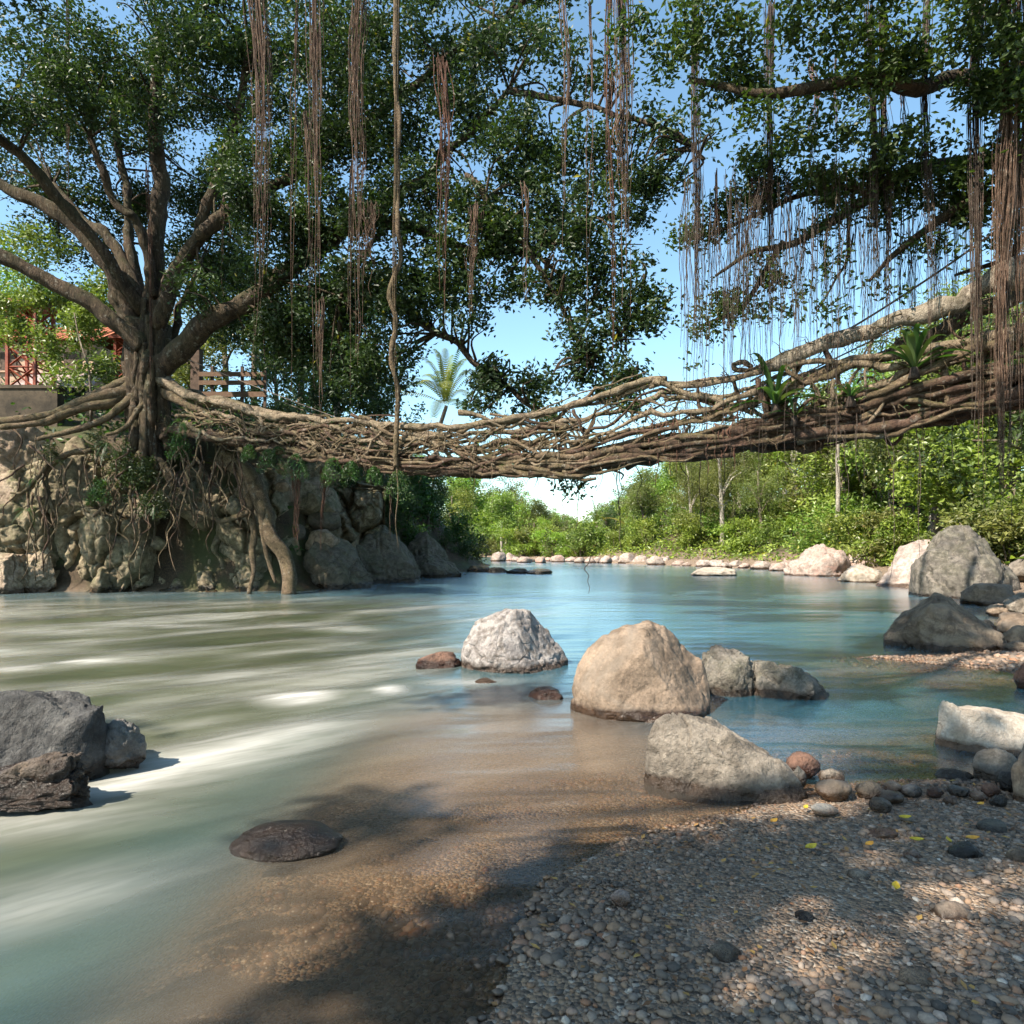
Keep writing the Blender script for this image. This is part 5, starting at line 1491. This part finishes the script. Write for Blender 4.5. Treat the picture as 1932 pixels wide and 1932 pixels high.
# ------------------------------------------------------------------ trees, shrubs and palms
def make_tree(seed, h, mat, trunkmat, n=4600, spread=0.36, low=0.35, L=0.21):
    rs = np.random.RandomState(seed)
    root = thing('bank_tree', (0, 0, 0), 'x', 'tree')
    lean = rs.normal(size=2) * 0.06 * h
    top = np.array([lean[0], lean[1], h * 0.82])
    limb('trunk', [(0, 0, -0.5), top * 0.35 + rs.normal(size=3) * 0.1, top * 0.7, top], 0.026 * h, 0.008 * h, trunkmat, root, seed, 7, 14, 0.15)
    lob = []
    for i in range(9):
        a = rs.uniform(0, 2 * np.pi)
        zz = h * rs.uniform(low, 0.92)
        rr = spread * h * (1 - 0.5 * (zz / h)) * rs.uniform(0.3, 1.0)
        c = np.array([lean[0] * zz / h + math.cos(a) * rr, lean[1] * zz / h + math.sin(a) * rr, zz])
        s = h * rs.uniform(0.13, 0.21)
        lob.append((c, np.array([s * 1.25, s * 1.25, s]), 1.0))
        if i < 5:
            b = top * min(0.9, zz / h * 0.8)
            limb('limb', [b, (b + c) / 2 + np.array([0, 0, 0.05 * h]), c], 0.011 * h, 0.004 * h, trunkmat, root, seed + i, 5, 8, 0.1)
    crown('crown', lob, n, L, L * 0.55, mat, root, seed + 50, 12, 0.36, 0.20)
    return root
def make_shrub(seed, h, mat, n=1700, L=0.2, wide=1.0):
    rs = np.random.RandomState(seed)
    root = thing('shrub', (0, 0, 0), 'x', 'shrub')
    lob = []
    for i in range(7):
        a = rs.uniform(0, 2 * np.pi)
        zz = h * rs.uniform(0.15, 0.8)
        rr = wide * h * 0.55 * rs.rand()
        s = h * rs.uniform(0.2, 0.32)
        c = np.array([math.cos(a) * rr, math.sin(a) * rr, zz])
        lob.append((c, np.array([s * 1.3, s * 1.3, s]), 1.0))
        if i < 4:
            limb('stem', [(0, 0, -0.3), c * 0.5 + np.array([0, 0, 0.1]), c], 0.02 * h, 0.006 * h, M['trunk'], root, seed + i, 5, 8, 0.1)
    crown('crown', lob, n, L, L * 0.5, mat, root, seed + 50, 11, 0.40, 0.16)
    return root

used = set()
def place(proto, x, y, s, rot, zoff=0.0, name=None):
    first = proto.name not in used
    used.add(proto.name)
    o = proto if first else copy_tree(proto)
    z = float(ground_z([x], [y])[0])
    o.location = (x, y, z + zoff)
    o.scale = (s, s, s)
    o.rotation_euler = (0, 0, rot)
    return o

bank_protos = [make_tree(1, 7.0, M['bankleaf'], M['trunk']), make_tree(2, 6.0, M['shrubleaf'], M['trunk'], low=0.2), make_tree(3, 8.0, M['bankleaf'], M['trunk'], n=5200),
               make_tree(4, 6.5, M['bankleaf'], M['paletrunk'], spread=0.28, low=0.5), make_tree(5, 7.0, M['shrubleaf'], M['trunk'], spread=0.42, low=0.25)]
tall_protos = [make_tree(6, 12.0, M['bankleaf'], M['trunk'], n=9500, spread=0.3, low=0.25, L=0.17), make_tree(7, 14.0, M['shrubleaf'], M['paletrunk'], n=9500, spread=0.26, low=0.35, L=0.17)]
shrub_protos = [make_shrub(11, 2.6, M['shrubleaf']), make_shrub(12, 2.2, M['shrubleaf'], wide=1.3), make_shrub(13, 3.0, M['bankleaf'])]
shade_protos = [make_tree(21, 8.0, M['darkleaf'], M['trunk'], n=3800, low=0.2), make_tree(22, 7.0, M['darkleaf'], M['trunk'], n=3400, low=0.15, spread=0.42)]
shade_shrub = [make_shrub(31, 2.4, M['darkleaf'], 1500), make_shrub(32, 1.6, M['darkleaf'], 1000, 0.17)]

SKX = [640, 700, 780, 860, 960, 1005, 1060, 1120, 1165, 1200, 1300, 1450, 1600, 1700, 1800, 1900, 2050]
SKY_ = [700, 790, 835, 850, 880, 925, 955, 972, 925, 870, 805, 740, 650, 570, 490, 420, 380]
PH = {}
for q_, h_ in list(zip(bank_protos, (7.0, 6.0, 8.0, 6.5, 7.0))) + list(zip(shade_protos, (8.0, 7.0))) + list(zip(tall_protos, (12.0, 14.0))):
    PH[q_.name] = h_
def fit(proto, x, D, lo, hi, u):
    """size of a tree so that the wood's outline against the sky stays where it is in the place"""
    px_ = CX + x / D * FPX
    zl = P(px_, np.interp(px_, SKX, SKY_), D)[2] - float(ground_z([x], [D])[0])
    return float(np.clip(zl / (PH[proto.name] * 1.04) * u, lo, hi))
rs = np.random.RandomState(8)
placed = []
# right-bank hillside
for i in range(92):
    x_px = rs.uniform(1110, 2010)
    base = np.interp(x_px, [1110, 1300, 1500, 1650, 1800, 2010], [62, 56, 47, 37, 30, 24])
    row = rs.rand()
    D = base * (1 + 0.55 * row)
    x = (x_px - CX) / FPX * D
    e = -float(shore_sd(np.array([x]), np.array([D]))[0])
    if e < 3.0:
        continue
    pr = bank_protos[rs.randint(5)] if rs.rand() < 0.82 else shade_protos[rs.randint(2)]
    if x_px > 1250 and rs.rand() < 0.6: pr = tall_protos[rs.randint(2)]
    s = fit(pr, x, D, 0.35, 1.45, rs.uniform(0.6, 1.0))
    placed.append(('right', place(pr, x, D, s, rs.uniform(0, 6.28)), x_px, D))
for i in range(46):
    x_px = rs.uniform(1060, 1960)
    base = np.interp(x_px, [1060, 1300, 1500, 1650, 1800, 1960], [66, 53.5, 44.5, 34, 27.5, 21.5])
    D = base * (1 + 0.14 * rs.rand())
    x = (x_px - CX) / FPX * D
    e = -float(shore_sd(np.array([x]), np.array([D]))[0])
    if e < 1.2:
        continue
    pr = shrub_protos[rs.randint(3)]
    placed.append(('rshrub', place(pr, x, D, rs.uniform(0.7, 1.3), rs.uniform(0, 6.28)), x_px, D))
# the wood behind, closing the view up river
for i in range(44):
    x_px = rs.uniform(860, 1200)
    D = rs.uniform(72, 125)
    x = (x_px - CX) / FPX * D
    if -float(shore_sd(np.array([x]), np.array([D]))[0]) < 2: continue
    pr = bank_protos[rs.randint(5)]
    o = place(pr, x, D, fit(pr, x, D, 0.3, 1.8, rs.uniform(0.6, 1.0)), rs.uniform(0, 6.28), -0.3)
    placed.append(('far', o, x_px, D))
for i in range(60):
    x_px = rs.uniform(860, 1150)
    D = rs.uniform(62, 100)
    x = (x_px - CX) / FPX * D
    e = -float(shore_sd(np.array([x]), np.array([D]))[0])
    if e < 0.8 or e > 14: continue
    placed.append(('fshrub', place(shrub_protos[rs.randint(3)], x, D, rs.uniform(0.9, 1.6), rs.uniform(0, 6.28)), x_px, D))
# left bank beyond the bridge
for i in range(26):
    x_px = rs.uniform(700, 945)
    D = rs.uniform(36, 74)
    x = (x_px - CX) / FPX * D
    e = -float(shore_sd(np.array([x]), np.array([D]))[0])
    if e < 2.0: continue
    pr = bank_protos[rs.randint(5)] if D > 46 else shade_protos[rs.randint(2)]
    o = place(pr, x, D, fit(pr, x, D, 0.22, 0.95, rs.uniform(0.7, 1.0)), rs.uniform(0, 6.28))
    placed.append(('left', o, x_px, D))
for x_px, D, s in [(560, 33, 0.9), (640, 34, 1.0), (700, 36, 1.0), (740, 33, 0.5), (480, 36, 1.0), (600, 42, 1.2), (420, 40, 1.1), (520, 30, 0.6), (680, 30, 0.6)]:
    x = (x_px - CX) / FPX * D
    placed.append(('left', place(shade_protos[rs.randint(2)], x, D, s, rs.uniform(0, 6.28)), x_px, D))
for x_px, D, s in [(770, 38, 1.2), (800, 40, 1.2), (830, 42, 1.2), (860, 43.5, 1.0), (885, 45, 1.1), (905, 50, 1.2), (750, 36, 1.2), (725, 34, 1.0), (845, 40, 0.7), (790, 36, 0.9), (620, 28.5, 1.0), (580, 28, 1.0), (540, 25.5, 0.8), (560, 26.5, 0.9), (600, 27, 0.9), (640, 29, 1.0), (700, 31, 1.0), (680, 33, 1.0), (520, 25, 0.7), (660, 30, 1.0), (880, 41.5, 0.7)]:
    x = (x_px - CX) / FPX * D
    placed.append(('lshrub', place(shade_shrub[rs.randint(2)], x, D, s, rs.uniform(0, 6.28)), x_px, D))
# cliff shrubs under the fig
for x_px, y_px, D, s in [(215, 905, 21.8, 0.42), (250, 930, 21.6, 0.5), (275, 900, 21.9, 0.42), (235, 870, 22, 0.4), (180, 850, 21.8, 0.4), (300, 960, 21.5, 0.35), (95, 860, 21.6, 0.3), (330, 850, 21.7, 0.35), (275, 960, 21.3, 0.3), (190, 935, 21.5, 0.35)]:
    q = P(x_px, y_px + 14, D)
    pr = shade_shrub[1]
    o = place(pr, q[0], q[1], s * 1.25, rs.uniform(0, 6.28))
    o.location = tuple(q)
    placed.append(('cliff', o, x_px, y_px))
# trees around the house
for x_px, D, s, zt in [(60, 36, 1.0, None), (130, 38, 1.1, None), (200, 40, 1.1, None), (-20, 34, 0.9, None), (300, 38, 1.0, None), (360, 34, 0.8, None), (20, 48, 1.4, None), (180, 52, 1.5, None)]:
    x = (x_px - CX) / FPX * D
    placed.append(('house', place(bank_protos[rs.randint(5)], x, D, s, rs.uniform(0, 6.28)), x_px, D))
lab = {'right': ('bushy tree on the right hillside, %s from the left', 'trees on the right hillside', 'bank_tree'),
       'rshrub': ('bright green shrub above the right shore rocks, %s from the left', 'shrubs above the right shore', 'shrub'),
       'far': ('distant tree closing the river bend, %s from the left', 'trees at the far river bend', 'bank_tree'),
       'left': ('leafy tree on the left bank behind the bridge, %s from the left', 'trees on the left bank', 'bank_tree'),
       'lshrub': ('shaded shrub on the left bank under the bridge, %s from the left', 'shrubs on the left bank', 'shrub'),
       'fshrub': ('leafy shrub on the far bank of the river bend, %s from the left', 'shrubs at the far river bend', 'shrub'),
       'cliff': ('dark glossy shrub clinging to the cliff, %s from the left', 'shrubs clinging to the cliff', 'shrub'),
       'house': ('tree behind the house and fig trunk, %s from the left', 'trees around the house', 'bank_tree')}
for key, (txt, grp, nm) in lab.items():
    g = sorted([q for q in placed if q[0] == key], key=lambda q: q[2])
    for i, (_, o, _, _) in enumerate(g):
        tag(o, txt % ordn[i], 'shrub' if 'shrub' in nm else 'tree', grp)

# sapling before the house, with sunlit leaves
sap = thing('sapling', P(172, 790, 22.9), 'slim sunlit sapling standing left of the fig trunk', 'tree')
limb('trunk', [P(172, 800, 22.9), P(171, 740, 22.9), P(166, 690, 23), P(150, 640, 23.3), P(140, 590, 23.6)], 0.05, 0.02, M['trunk'], sap, 4, 7, 20, 0.1)
crown('crown', litL, 12000, 0.16, 0.085, M['bankleaf'], sap, 44, 12, 0.4, 0.15)

# tall pale trunk on the hillside
pt = thing('pale_tree', (float(P(1570, 0, 40)[0]), 40.0, float(ground_z([P(1570, 0, 40)[0]], [40.0])[0])), 'tall thin tree with a bare pale trunk on the right hillside', 'tree')
b0 = np.array(pt.location)
limb('trunk', [b0 - [0, 0, 0.5], b0 + [0.05, -0.6, 3], b0 + [-0.1, -0.9, 6.5], b0 + [0, -1.0, 9.5]], 0.16, 0.09, M['paletrunk'], pt, 3, 8, 24, 0.1)
crown('crown', [(b0 + [0, -0.8, 9.5], np.array([1.8, 1.8, 1.2]), 1), (b0 + [-0.9, -0.8, 8.3], np.array([1.2, 1.2, 0.8]), 1)], 2200, 0.25, 0.14, M['bankleaf'], pt, 91)

def palm(pos, h, L, k, label, seed):
    rs = np.random.RandomState(seed)
    t = thing('coconut_palm', pos, label, 'palm')
    pos = np.array(pos)
    top = pos + [rs.normal() * 0.4, rs.normal() * 0.3, h]
    limb('trunk', [pos - [0, 0, 0.5], pos + [0.1, 0, h * 0.5], top], 0.17, 0.11, M['trunk'], t, seed, 9, 20, 0.1)
    for i in range(k):
        a = i / k * 2 * np.pi * 2.62 + rs.normal() * 0.15
        up = rs.uniform(0.5, 3.0)
        V, F = pinnate(top, (math.cos(a) / (0.5 + 0.5 * up), math.sin(a) / (0.5 + 0.5 * up)), L * rs.uniform(0.7, 1.0) * (0.6 if up > 1.5 else 0.85), L * 0.11, up, rs, 0.5 + 0.38 * up, 34, 0.7)
        mesh_obj('frond', V, F, M['palm'], t, False, {'rnd': np.full(len(V), rs.rand())})
p0 = P(822, 760, 40.0)
palm((p0[0], 40.0, 6.0), p0[2] - 6.0 - 0.2, 5.2, 30, 'coconut palm rising behind the bridge left of centre', 1)
p1 = P(1128, 985, 66.0)
palm((p1[0], 66.0, 1.0), p1[2] - 1.0, 3.2, 18, 'coconut palm on the right bank near the river bend', 2)

# low growth over the banks
def ground_cover(name, region, n, L, mat, seed, label, cond):
    rs = np.random.RandomState(seed)
    x, y = rs.uniform(region[0], region[1], n * 3), rs.uniform(region[2], region[3], n * 3)
    d = -shore_sd(x, y)
    ok = cond(x, y, d) & (np.abs(x) < 0.85 * y)
    x, y = x[ok][:n], y[ok][:n]
    z = ground_z(x, y) + np.abs(rs.normal(size=len(x))) * 0.35
    V, F = leaves(np.stack([x, y, z], 1), L, L * 0.45, rs, -0.3)
    o = mesh_obj(name, V, F, M[mat], None, False, {'rnd': np.repeat(rs.rand(len(x)), 4)})
    tag(o, label, 'undergrowth', kind='stuff')
ground_cover('undergrowth', (4, 60, 18, 90), 42000, 0.34, 'shrubleaf', 3, 'low green undergrowth covering the right hillside', lambda x, y, d: (d > 2.2) & (x > np.interp(y, *MIDX)))
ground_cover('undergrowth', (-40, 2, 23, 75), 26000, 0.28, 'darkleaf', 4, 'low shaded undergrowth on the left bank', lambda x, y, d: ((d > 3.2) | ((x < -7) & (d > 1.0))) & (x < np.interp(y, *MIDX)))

# ------------------------------------------------------------------ house, towers, fence, wall behind the fig tree
HD = 33.0
hx, hz = P(75, 715, HD)[0], P(75, 735, HD)[2]
house = thing('house', (hx, HD, hz), 'beige house with red tiled roof behind the left foliage', 'house')
hw = 5.2
V, F = box_vf(hx, HD + 2, hz + 1.15, hw, 4.0, 2.3)
mesh_obj('wall', V, F, M['plaster'], house, False)
for dx in (-1.5, 1.6):
    V, F = box_vf(hx + dx, HD - 0.01, hz + 1.35, 0.8, 0.06, 0.9)
    w = mesh_obj('window', V, F, M['post'], house, False)
    V, F = box_vf(hx + dx, HD - 0.05, hz + 0.86, 1.0, 0.12, 0.08)
    mesh_obj('sill', V, F, M['plaster'], w, False)
rz0, rz1 = hz + 2.25, hz + 3.6
V = np.array([[hx - hw / 2 - .4, HD - .5, rz0], [hx + hw / 2 + .4, HD - .5, rz0], [hx + hw / 2 + .4, HD + 2, rz1], [hx - hw / 2 - .4, HD + 2, rz1],
              [hx - hw / 2 - .4, HD + 4.5, rz0], [hx + hw / 2 + .4, HD + 4.5, rz0]])
roof = mesh_obj('roof', V, np.array([[0, 1, 2, 3], [3, 2, 5, 4]]), M['tile'], house, False)
# clay tiles, one mesh shared
a = np.linspace(0, np.pi, 5)
sl = np.array([0, 2.5, rz1 - rz0]); sl = sl / np.linalg.norm(sl)
nrm = np.array([0, -sl[2], sl[1]])
prof = np.stack([np.cos(a) * 0.13, np.sin(a) * 0.06], 1)
tv_, tf_ = [], []
for k in (0, 0.36):
    for u, w in prof:
        tv_.append(np.array([u, 0, 0]) + sl * k + nrm * (w + (0.02 if k == 0 else 0.0)))
tf_ = [[i, i + 1, i + 6, i + 5] for i in range(4)]
tile_me = None
for r_ in range(8):
    for c_ in range(22):
        pos = np.array([hx - hw / 2 - 0.25 + c_ * 0.265, HD - 0.5, rz0]) + sl * (r_ * 0.34) + nrm * 0.015
        if tile_me is None:
            o = mesh_obj('tile', np.array(tv_), np.array(tf_), M['tile'], None, False)
            tile_me = o.data
        else:
            o = bpy.data.objects.new('tile', tile_me)
            COL.objects.link(o)
        o.parent = roof
        o.location = tuple(pos - np.array([hx, HD, hz]))
# tin lean-to
ax0, ax1 = P(60, 0, 29.5)[0], P(205, 0, 29.5)[0]
u = np.linspace(0, 1, 90)
zt, zb = P(0, 698, 29.5)[2], P(0, 728, 28.0)[2]
Vt = np.concatenate([np.stack([ax0 + (ax1 - ax0) * u, np.full(90, y), z + 0.03 * np.sin(u * 150)], 1) for y, z in ((29.8, zt), (29.0, (zt + zb) / 2 + .03), (28.2, zb))])
i = np.arange(89)
shed = thing('shed', (ax0 + 1.5, 29, zb - 1.6), 'low shed with rusty corrugated roof before the beige house', 'shed')
mesh_obj('roof', Vt, np.concatenate([np.stack([i, i + 1, i + 91, i + 90], 1), np.stack([i + 90, i + 91, i + 181, i + 180], 1)]), M['tin'], shed)
for xx in (ax0 + 0.1, (ax0 + ax1) / 2, ax1 - 0.1):
    for yy, zz in ((28.3, zb), (29.7, zt)):
        V, F = box_vf(xx, yy, zz - 0.8, 0.09, 0.09, 1.56)
        mesh_obj('post', V, F, M['post'], shed, False)
V, F = box_vf((ax0 + ax1) / 2, 29.6, zb - 0.7, (ax1 - ax0) * 0.96, 0.06, 1.3)
mesh_obj('back_wall', V, F, M['oldwall'], shed, False)

def lattice(x_px0, x_px1, yt, yb, D, label, bays):
    x0, x1 = P(x_px0, 0, D)[0], P(x_px1, 0, D)[0]
    z0, z1 = P(0, yb, D)[2], P(0, yt, D)[2]
    w = (x1 - x0)
    t = thing('lattice_tower', ((x0 + x1) / 2, D + w / 2, z0), label, 'tower', 'red lattice towers of the cable bridge')
    cs = [(x0, D), (x1, D), (x1, D + w), (x0, D + w)]
    for (x, y) in cs:
        V, F = box_vf(x, y, (z0 + z1) / 2, 0.11, 0.11, z1 - z0)
        mesh_obj('post', V, F, M['redsteel'], t, False)
    for s in range(4):
        a, b = cs[s], cs[(s + 1) % 4]
        for k in range(bays):
            za, zb_ = z0 + (z1 - z0) * k / bays, z0 + (z1 - z0) * (k + 1) / bays
            for p, q in (((*a, za), (*b, zb_)), ((*b, za), (*a, zb_)), ((*a, zb_), (*b, zb_))):
                V, F = beam(p, q, 0.055)
                mesh_obj('brace', V, F, M['redsteel'], t, False)
    V, F = box_vf((x0 + x1) / 2, D + w / 2, z1 + 0.07, w + 0.4, w + 0.4, 0.14)
    mesh_obj('cap', V, F, M['redsteel'], t, False)
lattice(14, 66, 572, 732, 27.0, 'orange-red steel lattice tower at the left edge by the house', 4)
lattice(218, 252, 640, 716, 29.0, 'red steel lattice tower half hidden behind the fig trunk', 3)

ww = thing('retaining_wall', (P(40, 0, 24.8)[0], 24.8, 5.2), 'dark old retaining wall below the red tower', 'wall')
V, F = box_vf(P(20, 0, 24.8)[0], 25.0, 6.15, 3.4, 0.4, 2.2)
mesh_obj('wall', V, F, M['oldwall'], ww, False)
V, F = box_vf(P(20, 0, 24.8)[0], 25.0, 7.31, 3.55, 0.5, 0.12)
mesh_obj('coping', V, F, M['oldwall'], ww, False)

fd = 26.0
fen = thing('plank_fence', P(430, 765, fd), 'weathered plank fence on the bank right of the fig trunk', 'fence')
for y_, hgt in ((706, 0.17), (722, 0.17), (744, 0.20)):
    a, b = P(375, y_, fd), P(502, y_ + 3, fd)
    V, F = box_vf((a[0] + b[0]) / 2, fd, a[2], b[0] - a[0], 0.05, hgt)
    mesh_obj('plank', V, F, M['plank'], fen, False)
for x_, yt_, w_ in ((366, 655, 0.34), (398, 690, 0.10), (455, 690, 0.10), (498, 698, 0.10)):
    a = P(x_, yt_, fd); b = P(x_, 790, fd)
    V, F = box_vf(a[0], fd + 0.06 + w_ / 2, (a[2] + b[2]) / 2, w_, w_, a[2] - b[2])
    mesh_obj('post', V, F, M['post'], fen, False)

rsl = np.random.RandomState(91)
lx, ly = rsl.uniform(-0.5, 4.5, 4000), rsl.uniform(2.0, 5.2, 4000)
ld = -shore_sd(lx, ly)
okl = (ld > 0.03) & (ld < 4) & (np.abs(lx) < 0.8 * ly) & (rsl.rand(4000) < 0.10 + 0.25 * (fbm(np.stack([lx * 1.5, ly * 1.5, lx * 0], 1), 12, 2) > 0.2))
lx, ly = lx[okl], ly[okl]
lz_ = ground_z(lx, ly) + 0.016
V, F = leaves(np.stack([lx, ly, lz_], 1), 0.045, 0.02, rsl, 0.0, 2.5)
V[:, 2] = np.repeat(lz_, 4) + (V[:, 2] - np.repeat(lz_, 4)) * 0.25
lit_m = NT('dry_leaf_litter')
M['litter'] = lit_m.done(lit_m.principled(lit_m.ramp(lit_m.attr('rnd'), [(0, (0.07, 0.035, 0.018)), (0.6, (0.20, 0.10, 0.045)), (1.0, (0.36, 0.22, 0.06))]), 0.8))
o = mesh_obj('leaf_litter', V, F, M['litter'], None, False, {'rnd': np.repeat(rsl.rand(len(lx)), 4)})
tag(o, 'scatter of small dry brown leaves over the gravel', 'leaf litter', kind='stuff')

# ------------------------------------------------------------------ fallen leaves on the gravel
def fallen(px_, py_, s, mat, label, rot):
    c = P(px_, py_, (EYE - 0.06) * FPX / (py_ - HY))
    z = float(ground_z([c[0]], [c[1]])[0]) + 0.035
    s = s * 0.72
    t = np.linspace(0, 1, 7)
    w = np.sin(np.pi * t) ** 0.8 * s * 0.26
    x = (t - 0.5) * s
    zc = 0.25 * s * (t - 0.5) ** 2
    V = np.concatenate([np.stack([x, w, zc + 0.12 * s], 1), np.stack([x, 0 * w, zc], 1), np.stack([x, -w, zc + 0.10 * s], 1)])
    i = np.arange(6)
    F = np.concatenate([np.stack([i, i + 1, i + 8, i + 7], 1), np.stack([i + 7, i + 8, i + 15, i + 14], 1)])
    o = mesh_obj('fallen_leaf', V, F, M[mat])
    o.location = (c[0], c[1], z)
    o.rotation_euler = (0.15, -0.1, rot)
    tag(o, label, 'leaf', 'fallen leaves on the gravel')
for a in [(1520, 1520, 0.07, 'yleaf', 'yellow fallen leaf touching the flat white stone', 0.8), (1708, 1548, 0.09, 'yleaf', 'long yellow fallen leaf beside the small round white pebble', -0.2),
          (1730, 1592, 0.09, 'yleaf', 'yellow fallen leaf above the lilac cobble', -0.5), (1640, 1600, 0.08, 'oleaf', 'dull orange fallen leaf left of the lilac cobble', 0.4),
          (1790, 1598, 0.07, 'yleaf', 'small yellow fallen leaf right of the lilac cobble', 1.4), (1835, 1597, 0.09, 'oleaf', 'orange fallen leaf on the lower right gravel', -0.2),
          (1530, 1606, 0.10, 'yleaf', 'bright yellow fallen leaf at the lower middle of the shore', 0.3), (1850, 1522, 0.07, 'oleaf', 'orange fallen leaf under the slate cobble', 0.2),
          (1460, 1548, 0.08, 'oleaf', 'orange fallen leaf below the long grey boulder', 0.5), (1690, 1690, 0.09, 'yleaf', 'yellow fallen leaf low in the foreground gravel', 1.0)]:
    fallen(*a)
